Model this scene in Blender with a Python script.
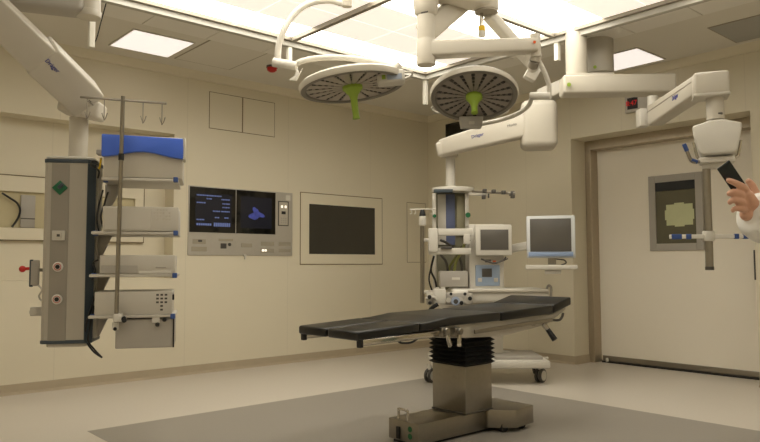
import bpy, bmesh, math, random
from mathutils import Vector as V, Matrix as Mx
random.seed(4)
for _o in list(bpy.data.objects): bpy.data.objects.remove(_o)
C = bpy.context.scene.collection
# ------------------------------------------------------------------ camera
FPX = 690.0
PI = math.pi
_pi, _ya, _ro = math.radians(3.5956), math.radians(48.623), math.radians(-0.183)
EYE = V((0, 0, 1.07))
FW = V((math.cos(_pi)*math.cos(_ya), math.cos(_pi)*math.sin(_ya), math.sin(_pi)))
_R0 = V((math.sin(_ya), -math.cos(_ya), 0)); _U0 = _R0.cross(FW)
RT = math.cos(_ro)*_R0 + math.sin(_ro)*_U0
UP = -math.sin(_ro)*_R0 + math.cos(_ro)*_U0
cd = bpy.data.cameras.new('camera'); cam = bpy.data.objects.new('camera', cd); C.objects.link(cam)
cd.sensor_fit = 'HORIZONTAL'; cd.sensor_width = 36; cd.lens = 36*FPX/760; cd.clip_start = .05; cd.clip_end = 60
mt = Mx.Identity(4)
for i in range(3): mt[i][0], mt[i][1], mt[i][2], mt[i][3] = RT[i], UP[i], -FW[i], EYE[i]
cam.matrix_world = mt
bpy.context.scene.camera = cam
# ------------------------------------------------------------------ world, exposure
w = bpy.data.worlds.new('world'); bpy.context.scene.world = w; w.use_nodes = True
w.node_tree.nodes['Background'].inputs[0].default_value = (.9, .85, .7, 1)
w.node_tree.nodes['Background'].inputs[1].default_value = .05
vs = bpy.context.scene.view_settings
vs.view_transform = 'Standard'; vs.look = 'None'; vs.gamma = 1; vs.use_curve_mapping = False
vs.exposure = 0.2
CANOPY_BRIGHT, CANOPY_DIM, TROFFER, FILL_TROFFER = 5.0, .66, .68, 6.2
LIGHT = (1.0, .952, .835)
# ------------------------------------------------------------------ helpers
Z = V((0, 0, 1))
RH = V((math.sin(_ya), -math.cos(_ya), 0))      # horizontal right and away directions of the view
AH = V((math.cos(_ya), math.sin(_ya), 0))
def ray(x, y): return FW + RT*((x-380)/FPX) + UP*((221-y)/FPX)
def P(x, y, d): return EYE + ray(x, y)*d
def PX(x, y, X): r = ray(x, y); return EYE + r*(X/r.x)
def PY(x, y, Y): r = ray(x, y); return EYE + r*(Y/r.y)
def PZ(x, y, z): r = ray(x, y); return EYE + r*((z-EYE.z)/r.z)
def lin(c):
    return tuple(((v/255)/12.92 if v/255 <= .04045 else ((v/255+.055)/1.055)**2.4) for v in c)
def mat(name, rgb, rough=.5, metal=0, emit=0, ecol=None, var=.06, scale=12, bump=0, spec=.5, coat=0):
    m = bpy.data.materials.new(name); m.use_nodes = True
    nt = m.node_tree; b = nt.nodes['Principled BSDF']; c = lin(rgb)
    tc = nt.nodes.new('ShaderNodeTexCoord'); nz = nt.nodes.new('ShaderNodeTexNoise')
    nz.inputs['Scale'].default_value = scale; nz.inputs['Detail'].default_value = 4
    nt.links.new(tc.outputs['Object'], nz.inputs['Vector'])
    mx = nt.nodes.new('ShaderNodeMix'); mx.data_type = 'RGBA'
    mx.inputs[6].default_value = (*[v*(1-var) for v in c], 1); mx.inputs[7].default_value = (*[min(1, v*(1+var)) for v in c], 1)
    nt.links.new(nz.outputs['Fac'], mx.inputs[0]); nt.links.new(mx.outputs[2], b.inputs['Base Color'])
    b.inputs['Roughness'].default_value = rough; b.inputs['Metallic'].default_value = metal
    b.inputs['Specular IOR Level'].default_value = spec; b.inputs['Coat Weight'].default_value = coat
    if emit:
        b.inputs['Emission Color'].default_value = (*(ecol or c), 1); b.inputs['Emission Strength'].default_value = emit
    if bump:
        bp = nt.nodes.new('ShaderNodeBump'); bp.inputs['Strength'].default_value = bump; bp.inputs['Distance'].default_value = .002
        nt.links.new(nz.outputs['Fac'], bp.inputs['Height']); nt.links.new(bp.outputs[0], b.inputs['Normal'])
    return m
def seam_mat(name, rgb, axis, x0, pitch, rough=.55, dark=.92):
    m = mat(name, rgb, rough, var=.03, scale=1.3); nt = m.node_tree; b = nt.nodes['Principled BSDF']
    tc = nt.nodes.new('ShaderNodeTexCoord'); sp = nt.nodes.new('ShaderNodeSeparateXYZ'); nt.links.new(tc.outputs['Object'], sp.inputs[0])
    def mth(op, a, bb):
        n = nt.nodes.new('ShaderNodeMath'); n.operation = op
        if hasattr(a, 'links'): nt.links.new(a, n.inputs[0])
        else: n.inputs[0].default_value = a
        n.inputs[1].default_value = bb; return n.outputs[0]
    t = mth('FRACT', mth('DIVIDE', mth('SUBTRACT', sp.outputs[axis], x0-20*pitch), pitch), 0)
    t = mth('LESS_THAN', t, .008/pitch)
    mx = nt.nodes.new('ShaderNodeMix'); mx.data_type = 'RGBA'
    src = b.inputs['Base Color'].links[0].from_socket
    nt.links.new(t, mx.inputs[0]); nt.links.new(src, mx.inputs[6]); mx.inputs[7].default_value = (*[v*dark for v in lin(rgb)], 1)
    nt.links.new(mx.outputs[2], b.inputs['Base Color'])
    return m
class MB:
    def __init__(s): s.bm = bmesh.new()
    def _merge(s, bm2, M=None):
        if M is not None: bm2.transform(M)
        me = bpy.data.meshes.new('t'); bm2.to_mesh(me); bm2.free(); s.bm.from_mesh(me); bpy.data.meshes.remove(me)
    def obox(s, M, size, bev=0, seg=2):
        b = bmesh.new(); bmesh.ops.create_cube(b, size=1, matrix=Mx.Diagonal((*size, 1)))
        if bev: bmesh.ops.bevel(b, geom=list(b.edges), offset=min(bev, min(size)*.49), segments=seg, affect='EDGES', profile=.5)
        s._merge(b, M); return s
    def box(s, lo, hi, bev=0, seg=2):
        lo, hi = V(lo), V(hi); return s.obox(Mx.Translation((lo+hi)/2), [abs(v) for v in (hi-lo)], bev, seg)
    def cbox(s, x0, y0, x1, y1, d, depth, face=0, bev=.004, seg=2):
        M, sz = cfr(x0, y0, x1, y1, d, depth, face); return s.obox(M, sz, bev, seg)
    def cyl(s, p0, p1, r0, r1=None, seg=24, bev=0):
        p0, p1 = V(p0), V(p1); d = p1-p0; r1 = r0 if r1 is None else r1
        b = bmesh.new(); bmesh.ops.create_cone(b, cap_ends=True, segments=seg, radius1=r0, radius2=r1, depth=d.length)
        if bev:
            es = [e for e in b.edges if len(e.link_faces) == 2 and any(len(f.verts) > 4 for f in e.link_faces)]
            bmesh.ops.bevel(b, geom=es, offset=bev, segments=2, affect='EDGES', profile=.5)
        s._merge(b, Mx.Translation((p0+p1)/2) @ Z.rotation_difference(d.normalized()).to_matrix().to_4x4()); return s
    def beam(s, p0, p1, w_, h, bev=.01, h1=None, w1=None, seg=3, roll=0):
        p0, p1 = V(p0), V(p1); a = (p1-p0).normalized(); sd = a.cross(Z).normalized(); u = sd.cross(a)
        if roll: q_ = Mx.Rotation(roll, 3, a); sd = q_ @ sd; u = q_ @ u
        h1 = h1 or h; w1 = w1 or w_; b = bmesh.new(); vs_ = []
        for p, ww, hh in ((p0, w_, h), (p1, w1, h1)):
            for sx, sz in ((-1, -1), (1, -1), (1, 1), (-1, 1)): vs_.append(b.verts.new(p + sd*sx*ww/2 + u*sz*hh/2))
        for f in ((0, 3, 2, 1), (4, 5, 6, 7), (0, 1, 5, 4), (1, 2, 6, 5), (2, 3, 7, 6), (3, 0, 4, 7)): b.faces.new([vs_[i] for i in f])
        bmesh.ops.recalc_face_normals(b, faces=b.faces)
        if bev: bmesh.ops.bevel(b, geom=list(b.edges), offset=bev, segments=seg, affect='EDGES', profile=.5)
        s._merge(b); return s
    def tube(s, pts, r, seg=12, smooth=True, cap=True):
        pts = [V(p) for p in pts]
        if smooth and len(pts) > 2: pts = spline(pts)
        b = bmesh.new(); rings = []; n = len(pts); ref = None
        for i, p in enumerate(pts):
            t = (pts[min(i+1, n-1)]-pts[max(i-1, 0)]).normalized()
            if ref is None: ref = (Z if abs(t.z) < .9 else V((1, 0, 0)))
            sd = t.cross(ref).normalized(); u = sd.cross(t).normalized(); ref = u
            rr = r[min(i*len(r)//n, len(r)-1)] if isinstance(r, (list, tuple)) else r
            rings.append([b.verts.new(p + (sd*math.cos(2*PI*k/seg)+u*math.sin(2*PI*k/seg))*rr) for k in range(seg)])
        for a, c in zip(rings, rings[1:]):
            for k in range(seg): b.faces.new((a[k], a[(k+1) % seg], c[(k+1) % seg], c[k]))
        if cap: b.faces.new(rings[0][::-1]); b.faces.new(rings[-1])
        bmesh.ops.recalc_face_normals(b, faces=b.faces)
        s._merge(b); return s
    def lathe(s, prof, M=None, seg=48):
        b = bmesh.new(); rings = []
        for r, z in prof:
            rings.append([b.verts.new((max(r, 1e-5)*math.cos(2*PI*k/seg), max(r, 1e-5)*math.sin(2*PI*k/seg), z)) for k in range(seg)])
        for a, c in zip(rings, rings[1:]):
            for k in range(seg): b.faces.new((a[k], a[(k+1) % seg], c[(k+1) % seg], c[k]))
        bmesh.ops.remove_doubles(b, verts=b.verts, dist=1e-4); bmesh.ops.recalc_face_normals(b, faces=b.faces)
        s._merge(b, M); return s
    def prism(s, poly, M, depth, bev=0, seg=2):
        b = bmesh.new(); lo = [b.verts.new((x, y, 0)) for x, y in poly]; hi = [b.verts.new((x, y, depth)) for x, y in poly]
        b.faces.new(lo[::-1]); b.faces.new(hi); n = len(poly)
        for i in range(n): b.faces.new((lo[i], lo[(i+1) % n], hi[(i+1) % n], hi[i]))
        bmesh.ops.recalc_face_normals(b, faces=b.faces)
        if bev: bmesh.ops.bevel(b, geom=list(b.edges), offset=bev, segments=seg, affect='EDGES', profile=.5)
        s._merge(b, M); return s
    def sph(s, c, r, sc=(1, 1, 1), seg=20):
        b = bmesh.new(); bmesh.ops.create_uvsphere(b, u_segments=seg, v_segments=seg//2, radius=r, matrix=Mx.Diagonal((*sc, 1)))
        s._merge(b, Mx.Translation(V(c))); return s
def spline(pts, n=8):
    out = []
    for i in range(len(pts)-1):
        p0, p1, p2, p3 = pts[max(i-1, 0)], pts[i], pts[i+1], pts[min(i+2, len(pts)-1)]
        for k in range(n):
            t = k/n
            out.append(.5*((2*p1)+(p2-p0)*t+(2*p0-5*p1+4*p2-p3)*t*t+(3*p1-p0-3*p2+p3)*t**3))
    return out+[pts[-1]]
def basis(x, y, z, o): 
    m = Mx.Identity(4)
    for i in range(3): m[i][0], m[i][1], m[i][2], m[i][3] = x[i], y[i], z[i], o[i]
    return m
def cfr(x0, y0, x1, y1, d, depth, face=0):
    cx, cy = (x0+x1)/2, (y0+y1)/2
    a = -math.atan2(cx-380, FPX)*face
    r = Mx.Rotation(a, 3, 'Z') @ RH; aw = Mx.Rotation(a, 3, 'Z') @ AH
    wd = (P(x1, cy, d)-P(x0, cy, d)).length; h = abs(P(cx, y0, d).z-P(cx, y1, d).z)
    return basis(r, aw, Z, P(cx, cy, d)+aw*depth/2), (wd, depth, h)
LOC = {}
def obj(name, mb, m, parent=None, smooth=True):
    me = bpy.data.meshes.new(name)
    if parent is not None: mb.bm.transform(Mx.Translation(-LOC[parent.name]))
    if smooth:
        for f in mb.bm.faces: f.smooth = True
    mb.bm.to_mesh(me); mb.bm.free()
    o = bpy.data.objects.new(name, me); C.objects.link(o)
    for k in (m if isinstance(m, (list, tuple)) else [m]): me.materials.append(k)
    if smooth:
        try: me.set_sharp_from_angle(angle=math.radians(38))
        except Exception: pass
    if parent is not None: o.parent = parent; LOC[o.name] = LOC[parent.name]
    else: LOC[o.name] = V((0, 0, 0))
    return o
def tag(o, label, cat, group=None):
    o['label'] = label; o['category'] = cat
    if group: o['group'] = group
    return o
def thing(name, loc, label, cat, group=None):
    o = bpy.data.objects.new(name, None); C.objects.link(o); o.location = V(loc); o.empty_display_size = .1; LOC[o.name] = V(loc)
    return tag(o, label, cat, group)
def struct(name, mb, m, parent=None):
    o = obj(name, mb, m, parent, smooth=False)
    if parent is None: o['kind'] = 'structure'
    return o
def text(name, body, size, loc, xd, ud, m, parent, ext=.0008):
    cu = bpy.data.curves.new('t', 'FONT'); cu.body = body; cu.size = size; cu.extrude = ext; cu.align_x = 'CENTER'; cu.align_y = 'CENTER'
    to = bpy.data.objects.new('t', cu); C.objects.link(to); bpy.context.view_layer.update()
    me = bpy.data.meshes.new_from_object(to.evaluated_get(bpy.context.evaluated_depsgraph_get()))
    bpy.data.objects.remove(to); bpy.data.curves.remove(cu)
    mb = MB(); mb.bm.from_mesh(me); bpy.data.meshes.remove(me)
    xd = V(xd).normalized(); ud = V(ud).normalized(); zd = xd.cross(ud).normalized(); ud = zd.cross(xd)
    mb.bm.transform(basis(xd, ud, zd, V(loc)))
    return obj(name, mb, m, parent, smooth=False)
def lab(o, s): o['label'] = s; return o
def onface(x, y, p, n):
    r = ray(x, y); return EYE + r*((V(p)-EYE).dot(n)/r.dot(n))
# ------------------------------------------------------------------ materials
M = {}
WALL = (220, 211, 188)
M['wall_b'] = seam_mat('cream_wall', WALL, 0, 3.06, 1.2)
M['wall_r'] = seam_mat('cream_wall_side', WALL, 1, 6.0, .6, dark=.94)
M['wall'] = mat('cream_wall_plain', WALL, .55, var=.03, scale=1.5)
M['ceil'] = mat('ceiling_metal_tile', (222, 217, 206), .5, var=.03, scale=2)
M['ceil2'] = mat('ceiling_satin_tile', (232, 228, 220), .28, var=.05, scale=2)  # paler than the ceiling, putting the tiles' reflected brightness into the colour
M['hatch'] = mat('hatch_grey', (168, 166, 160), .6)
M['floor'] = mat('pale_vinyl', (208, 200, 188), .3, var=.05, scale=60, spec=.35)
M['inlay'] = mat('grey_vinyl', (152, 146, 137), .38, var=.12, scale=140, spec=.35)
M['base'] = mat('vinyl_skirting', (176, 162, 138), .5)
M['white'] = mat('white_enamel', (206, 201, 190), .35, var=.02)
M['cream'] = mat('cream_enamel', (193, 186, 172), .4, var=.02)
M['grey'] = mat('grey_enamel', (168, 162, 152), .45, var=.03)
M['lgrey'] = mat('light_grey_enamel', (192, 186, 174), .45, var=.03)
M['dgrey'] = mat('dark_grey_plastic', (72, 68, 62), .5)
M['black'] = mat('black_plastic', (16, 16, 16), .45)
M['cushion'] = mat('black_vinyl_cushion', (17, 16, 15), .3, var=.1, scale=30, spec=.5)
M['bellows'] = mat('black_rubber', (12, 12, 12), .6)
M['steel'] = mat('brushed_steel', (152, 146, 135), .28, .95, var=.08, scale=40)
M['dsteel'] = mat('dull_steel', (182, 170, 150), .42, .7, var=.08, scale=30)
M['chrome'] = mat('chrome', (200, 195, 185), .15, 1)
M['alu'] = mat('white_aluminium', (222, 218, 205), .4)
M['edge'] = mat('grey_aluminium', (150, 142, 128), .45, .4)
M['blue'] = mat('blue_plastic', (66, 106, 214), .4, var=.05)
M['navy'] = mat('navy_plastic', (54, 64, 72), .45)
M['pblue'] = mat('pale_blue_plastic', (136, 154, 184), .45)
M['blue2'] = mat('dull_blue_plastic', (52, 78, 136), .5)
M['red'] = mat('red_plastic', (190, 30, 20), .4)
M['green'] = mat('green_plastic', (18, 96, 58), .45)
M['lime'] = mat('lime_silicone', (150, 178, 60), .5)
M['yellow'] = mat('yellow_plastic', (230, 190, 20), .45)
M['orange'] = mat('orange_mark', (220, 90, 30), .5)
M['logo'] = mat('blue_print', (40, 50, 140), .5)
M['print'] = mat('grey_print', (90, 86, 80), .6)
M['glass'] = mat('dark_screen_glass', (14, 14, 13), .08, var=.02, coat=.3)
M['screen'] = mat('grey_screen', (92, 88, 82), .22)
M['paper'] = mat('greenish_paper', (196, 198, 156), .7)
M['skin'] = mat('skin', (208, 160, 134), .5, var=.1, scale=30)
M['coat'] = mat('white_cotton', (236, 234, 228), .8, bump=.3, scale=40)
M['trous'] = mat('green_scrubs', (70, 110, 100), .8)
M['hair'] = mat('brown_hair', (50, 36, 26), .6)
M['led'] = mat('lamp_lens_dark', (40, 34, 30), .3)
M['lampface'] = mat('lamp_face_grey', (170, 160, 148), .35)
M['lampface2'] = mat('lamp_face_mid_grey', (138, 129, 119), .35)
M['lampgap2'] = mat('lamp_gap_pale', (150, 141, 130), .4)
M['lampgap'] = mat('lamp_gap_grey', (112, 103, 93), .4)
M['ebright'] = mat('lit_diffuser_bright', (255, 250, 240), .6, emit=CANOPY_BRIGHT, ecol=LIGHT, var=0)
M['edim'] = mat('lit_diffuser_fabric', (240, 232, 214), .6, emit=CANOPY_DIM, ecol=(1, .93, .82), var=0)
M['etrof'] = mat('lit_troffer', (250, 244, 235), .6, emit=TROFFER, ecol=(1, .93, .88), var=0)
M['etrof_fill'] = mat('lit_troffer_fill', (250, 244, 235), .6, emit=FILL_TROFFER, ecol=(1, .952, .84), var=0)  # glow of the added unseen lights, stronger than the visible troffers
M['etext'] = mat('screen_text', (90, 110, 170), .5, emit=.14, ecol=lin((135, 145, 205)), var=0)
M['eblob'] = mat('screen_blob', (60, 70, 150), .5, emit=.09, ecol=lin((95, 105, 215)), var=.9, scale=30)
M['escr'] = mat('screen_dim', (26, 28, 36), .2, emit=.012, ecol=lin((120, 120, 160)), var=0)
M['ered'] = mat('red_digits', (220, 20, 20), .5, emit=.1, ecol=(1, .05, .05), var=0)
M['ewhite'] = mat('lit_buttons', (255, 250, 230), .5, emit=.8, ecol=(1, .95, .85), var=0)
# ------------------------------------------------------------------ room
XR, YB, H = 6.47, 6.38, 3.013
XL, YF = -1.2, -1.2
TH = .35
# far wall with the recessed bay on its left part
RX0, RX1, RZ0, RZ1, RD = 0.4, PY(174, 180, YB).x, PY(0, 281, YB).z, PY(174, 133, YB).z-.01, .2
b = MB()
b.box((XL, YB, -.1), (XR+.6, YB+TH, RZ0)).box((XL, YB, RZ1), (XR+.6, YB+TH, H+.1))
b.box((XL, YB, RZ0), (RX0, YB+TH, RZ1)).box((RX1, YB, RZ0), (XR+.6, YB+TH, RZ1)).box((RX0, YB+RD, RZ0), (RX1, YB+TH, RZ1))
struct('wall_back', b, M['wall_b'])
# side wall with the doorway
DY0, DY1, DZ = PX(754.7, 240, XR).y, PX(572.7, 240, XR).y, PX(571, 139, XR).z
T1, LEAFX = .27, XR+.41
b = MB()
b.box((XR, YF, -.1), (XR+.6, DY0, H+.1)).box((XR, DY1, -.1), (XR+.6, YB, H+.1)).box((XR, DY0, DZ), (XR+.6, DY1, H+.1))
struct('wall_right', b, M['wall_r'])
struct('wall_left', MB().box((XL-.2, YF-.2, -.1), (XL, YB+TH, H+.1)), M['wall'])
struct('wall_front', MB().box((XL, YF-.2, -.1), (XR+.6, YF, H+.1)), M['wall'])
struct('floor', MB().box((XL, YF, -.1), (XR+.6, YB+.05, 0)), M['floor'])
FI = [V((1.575, .9, 0)), V((4.775, .9, 0)), V((4.775, 4.655, 0)), V((1.575, 4.655, 0))]
b = MB(); b.prism([(p.x, p.y) for p in FI], Mx.Translation((0, 0, -.004)), .0052)
o = struct('floor_inlay', b, M['inlay'])
# ceiling around the canopy
CX0, CX1, CY0, CY1 = 1.60, 4.97, 1.73, 4.93
b = MB()
b.box((XL, YF, H), (CX0, YB+.05, H+.1)).box((CX1, YF, H), (XR+.05, YB+.05, H+.1)).box((CX0, YF, H), (CX1, CY0, H+.1)).box((CX0, CY1, H), (CX1, YB+.05, H+.1))
struct('ceiling', b, M['ceil'])
# satin tile border round the canopy (each tile a shallow panel)
b = MB(); g = .003; n = 6; tw = (CX1-CX0)/n
for k in range(n):
    b.box((CX0+k*tw+g, CY1+.06, H-.008), (CX0+(k+1)*tw-g, CY1+.42, H-.001), .002, 1)
    b.box((CX1+.06, CY0+k*tw+g, H-.008), (CX1+.42, CY0+(k+1)*tw-g, H-.001), .002, 1)
for k in range(4):
    b.box((CX0-.06-.42*(k % 2+1)+g, CY1+.42-(k//2+1)*.5+g, H-.008), (CX0-.06-.42*(k % 2)-g, CY1+.42-(k//2)*.5-g, H-.001), .002, 1)
struct('trim_1', b, M['ceil2'])
# cornice between walls and ceiling
b = MB(); b.prism([(0, 0), (.0, -.075), (-.03, -.07), (-.07, 0)], basis(V((0, 1, 0)), Z, V((1, 0, 0)), V((XL, YB, H))), XR-XL)
struct('trim_2', b, M['wall'])
b = MB(); b.prism([(0, 0), (.0, -.075), (-.03, -.07), (-.07, 0)], basis(V((1, 0, 0)), Z, V((0, -1, 0)), V((XR, YB, H))), YB-YF)
struct('trim_3', b, M['wall'])
# coved vinyl skirting
b = MB(); b.prism([(0, 0), (-.035, 0), (-.012, .02), (-.006, .085), (0, .085)], basis(V((0, 1, 0)), Z, V((1, 0, 0)), V((XL, YB, 0))), XR-XL)
struct('baseboard_back', b, M['base'])
b = MB()
prof = [(0, 0), (-.035, 0), (-.012, .02), (-.006, .085), (0, .085)]
b.prism(prof, basis(V((1, 0, 0)), Z, V((0, -1, 0)), V((XR, YB, 0))), YB-DY1)
b.prism(prof, basis(V((1, 0, 0)), Z, V((0, -1, 0)), V((XR, DY0, 0))), DY0-YF)
b.prism([(0, 0), (-.02, 0), (-.006, .085), (0, .085)], basis(V((0, 1, 0)), Z, V((1, 0, 0)), V((XR, DY1, 0))), T1)
struct('baseboard_right', b, M['base'])
# ------------------------------------------------------------------ sliding door
SX = XR+T1
sw = .07
b = MB()
b.box((SX, DY1-sw, 0), (LEAFX+.02, DY1, DZ), .004).box((SX, DY0, 0), (LEAFX+.02, DY0+.02, DZ), .004).box((SX, DY0+.02, DZ-.1), (LEAFX+.02, DY1-sw, DZ), .004)
door = struct('door_1', b, M['dsteel']); lab(door, 'brushed steel door frame')
leaf = struct('door_leaf', MB().box((LEAFX, DY0+.02, .02), (LEAFX+.05, DY1-sw, DZ-.1)), M['wall_leaf'] if 'wall_leaf' in M else mat('door_cream_laminate', (240, 232, 216), .45, var=.02, scale=2), door)
struct('kick_strip', MB().box((LEAFX-.012, DY0+.02, .015), (LEAFX, DY1-sw-.02, .07), .003), M['steel'], leaf)
struct('floor_track', MB().box((LEAFX-.05, DY0+.02, 0), (LEAFX+.05, DY1-sw-.03, .012)), M['black'], door)
struct('floor_guide', MB().box((LEAFX-.05, DY1-sw-.1, .0), (LEAFX-.025, DY1-sw-.075, .05), .003), M['alu'], door)
w0, w1 = PX(648.8, 177, LEAFX), PX(705, 250, LEAFX)
wy1, wy0, wz1, wz0 = w0.y, w1.y, w0.z, w1.z
fr = .072
b = MB()
b.box((LEAFX-.02, wy0, wz0), (LEAFX+.06, wy0+fr, wz1), .004).box((LEAFX-.02, wy1-fr, wz0), (LEAFX+.06, wy1, wz1), .004)
b.box((LEAFX-.02, wy0+fr, wz0), (LEAFX+.06, wy1-fr, wz0+fr), .004).box((LEAFX-.02, wy0+fr, wz1-fr), (LEAFX+.06, wy1-fr, wz1), .004)
wf = struct('window_frame', b, M['grey'], leaf); lab(wf, 'grey metal window frame')
struct('window_pane', MB().box((LEAFX-.005, wy0+fr, wz0+fr), (LEAFX-.001, wy1-fr, wz1-fr)), mat('dim_window_glass', (100, 96, 78), .15, var=.15, scale=3), leaf)
struct('window_blind', MB().box((LEAFX-.012, wy0+fr, wz1-fr-.09), (LEAFX-.006, wy1-fr, wz1-fr)), M['black'], leaf)
b = MB(); b.box((LEAFX-.014, wy1-fr-.03, 1.1), (LEAFX-.006, wy1-fr, wz1-fr-.1))
q0, q1 = PX(666.5, 205, LEAFX), PX(693.5, 224.5, LEAFX)
b = MB(); b.box((LEAFX-.0095, q1.y, q1.z), (LEAFX-.006, q0.y, q0.z))
pap = tag(obj('paper_notice', b, M['paper'], None, False), 'blank greenish paper sheet taped inside the door window', 'paper')
b = MB(); ym, zm = (q0.y+q1.y)/2, (q0.z+q1.z)/2
for yy, zz in ((ym, q0.z), (ym, q1.z), (q0.y, zm), (q1.y, zm)): obj('tape', MB().box((LEAFX-.0105, yy-(.05 if zz != zm else .014), zz-(.014 if zz != zm else .05)), (LEAFX-.0096, yy+(.05 if zz != zm else .014), zz+(.014 if zz != zm else .05))), M['paper'], pap, False)
hp0, hp1 = PX(755.3, 250, LEAFX-.06), PX(756, 280, LEAFX-.06)
b = MB(); yh = PX(755.5, 265, LEAFX-.04).y
b.box((LEAFX-.05, yh-.012, hp1.z), (LEAFX-.02, yh+.012, hp0.z), .004).box((LEAFX-.03, yh-.008, hp1.z+.02), (LEAFX, yh+.008, hp1.z+.05)).box((LEAFX-.03, yh-.008, hp0.z-.05), (LEAFX, yh+.008, hp0.z-.02))
obj('door_handle', b, M['dgrey'], leaf)
# ------------------------------------------------------------------ wall fittings
def hairline(name, x0, x1, z0, z1, label, cat, grp=None, mid=None):
    t = thing(name, ((x0+x1)/2, YB, z0), label, cat, grp)
    g = .006
    obj('door_panel', MB().box((x0+g, YB-.004, z0+g), (x1-g, YB+.002, z1-g), .001, 1), M['wall'], t, False)
    b = MB(); b.box((x0, YB-.002, z0), (x0+g, YB+.001, z1)).box((x1-g, YB-.002, z0), (x1, YB+.001, z1)).box((x0, YB-.002, z0), (x1, YB+.001, z0+g)).box((x0, YB-.002, z1-g), (x1, YB+.001, z1))
    obj('shadow_gap', b, M['gap'], t, False)
    return t
M['gap'] = mat('joint_brown', (120, 104, 74), .8)
a0, a1, a2, a3 = PY(209.3, 91.3, YB), PY(242.5, 97, YB), PY(274.8, 102, YB), PY(209, 128.2, YB)
hairline('wall_cupboard', a0.x, a1.x, a3.z, a0.z, 'flush cream wall panel high up, left one of the pair', 'wall panel', 'flush access panels')
hairline('wall_cupboard', a1.x+.002, a2.x, a3.z, a0.z, 'flush cream wall panel high up, right one of the pair', 'wall panel', 'flush access panels')
n0, n1 = PY(406.7, 202.2, YB), PY(407, 262.5, YB)
hairline('wall_cupboard', n0.x, XR-.05, n1.z, n0.z, 'tall narrow flush wall panel behind the anaesthesia machine by the corner', 'wall panel')
# recessed bay: frame, niche, shelf and grey box
YN = YB+RD
def pn(x, y): return PY(x, y, YN)
t = thing('hatch_unit', (2.0, YN, pn(100, 241).z), 'cream recessed pass-through unit with an open slot behind the left pendant', 'wall unit')
f0, f1 = pn(143, 180), pn(143, 241)
zt, zb, xr = pn(20, 176.5).z, pn(20, 240).z, f0.x
s0, s1 = pn(20, 192), pn(20, 228)
xs = pn(134, 205).x
b = MB()
b.box((RX0, YN-.03, s0.z), (xr, YN, zt), .002, 1).box((RX0, YN-.03, zb), (xr, YN, s1.z), .002, 1).box((xs, YN-.03, s1.z), (xr, YN, s0.z), .002, 1)
obj('unit_frame', b, M['wall'], t, False)
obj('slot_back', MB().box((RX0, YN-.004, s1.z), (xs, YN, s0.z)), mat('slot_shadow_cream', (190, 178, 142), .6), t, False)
b = MB(); b.box((RX0, YN-.033, zt), (xr+.006, YN, zt+.008)).box((RX0, YN-.033, zb-.008), (xr+.006, YN, zb)).box((xr, YN-.033, zb), (xr+.006, YN, zt))
obj('shadow_gap', b, M['gap'], t, False)
p0, p1 = pn(20.5, 195), pn(34, 228)
t2 = thing('wall_box', (p0.x, YN-.01, p1.z), 'grey metal box with a cable inside the recessed slot', 'box')
obj('box_body', MB().box((p0.x, YN-.022, p1.z), (p1.x, YN-.0045, p0.z), .003), M['grey'], t2)
obj('box_seam', MB().box((p0.x, YN-.024, p1.z+.075), (p1.x, YN-.0215, p1.z+.083)), M['dgrey'], t2, False)
obj('cable', MB().tube([PY(x, y, YN-.04) for x, y in ((2, 193), (10, 198), (17, 203), (20, 210), (18, 218), (12, 227))], .009), M['black'], t2)
# screen panel in the wall
pa, pb, pc = PY(188.3, 187, YB), PY(292, 193, YB), PY(187.3, 255, YB)
px0, px1, pz1, pz0 = pa.x, pb.x, 1.862, PY(240, 255.5, YB).z
t = thing('wall_control_panel', (px0, YB, pz0), 'steel wall panel with two lit screens and a keypad', 'control panel')
obj('steel_plate', MB().box((px0, YB-.012, pz0), (px1, YB+.01, pz1), .003), mat('panel_steel', (184, 178, 166), .5, .2, var=.05, scale=30), t)
sx = (px1-px0)/104.0; sz = (pz1-pz0)/65.0       # photo pixels of the panel to metres
def pr(mb, u0, v0, u1, v1, dep, bev=.001): return mb.box((px0+u0*sx, YB-.012-dep, pz1-v1*sz), (px0+u1*sx, YB-.011, pz1-v0*sz), bev, 1)
sL = obj('screen', pr(MB(), .8, 1.0, 44, 43.5, .006), M['glass'], t); lab(sL, 'left screen showing rows of blue text')
sR = obj('screen', pr(MB(), 44.8, 1.0, 85, 43.5, .006), M['glass'], t); lab(sR, 'right screen showing a blue blob on black')
obj('display', pr(MB(), 6, 6.5, 40, 38, .007), M['escr'], sL, False); obj('display', pr(MB(), 49, 7, 81, 38, .007), M['escr'], sR, False)
b = MB(); rnd = random.Random(3)
for v, segs in ((8, [(7, 30)]), (11, [(16, 21), (30, 38)]), (15, [(7, 15), (31, 38)]), (18.5, [(31, 38)]), (22.5, [(22, 29), (30, 38)]), (28.5, [(24, 28), (33, 37)]), (31, [(7, 14)])):
    for u0, u1 in segs:
        u = u0
        while u < u1:
            wd_ = rnd.uniform(.6, 1.6); pr(b, u, v, min(u+wd_, u1), v+1.2, .0085, 0); u += wd_+.35
for u in range(23, 39, 2): pr(b, u, 34, u+1.6, 37.6, .0085, 0)
for u in range(7, 20, 2): pr(b, u, 35, u+1.6, 37, .0085, 0)
obj('screen_text', b, M['etext'], sL, False)
b = MB(); q = []
for k in range(26):
    a = 2*PI*k/26; r = 1+.25*math.sin(3*a+1)+.18*math.sin(5*a)
    q.append((64.5+6.2*r*math.cos(a)+1.5*math.sin(2*a), 23.5+5.6*r*math.sin(a)))
b.prism([(px0+u*sx, pz1-v*sz) for u, v in q], basis(V((1, 0, 0)), Z, V((0, -1, 0)), V((0, YB-.0195, 0))), .001)
obj('screen_image', b, M['eblob'], sR, False)
kp = obj('keypad', pr(MB(), 88, 9, 99.5, 34.5, .004), M['dgrey'], t)
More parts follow.
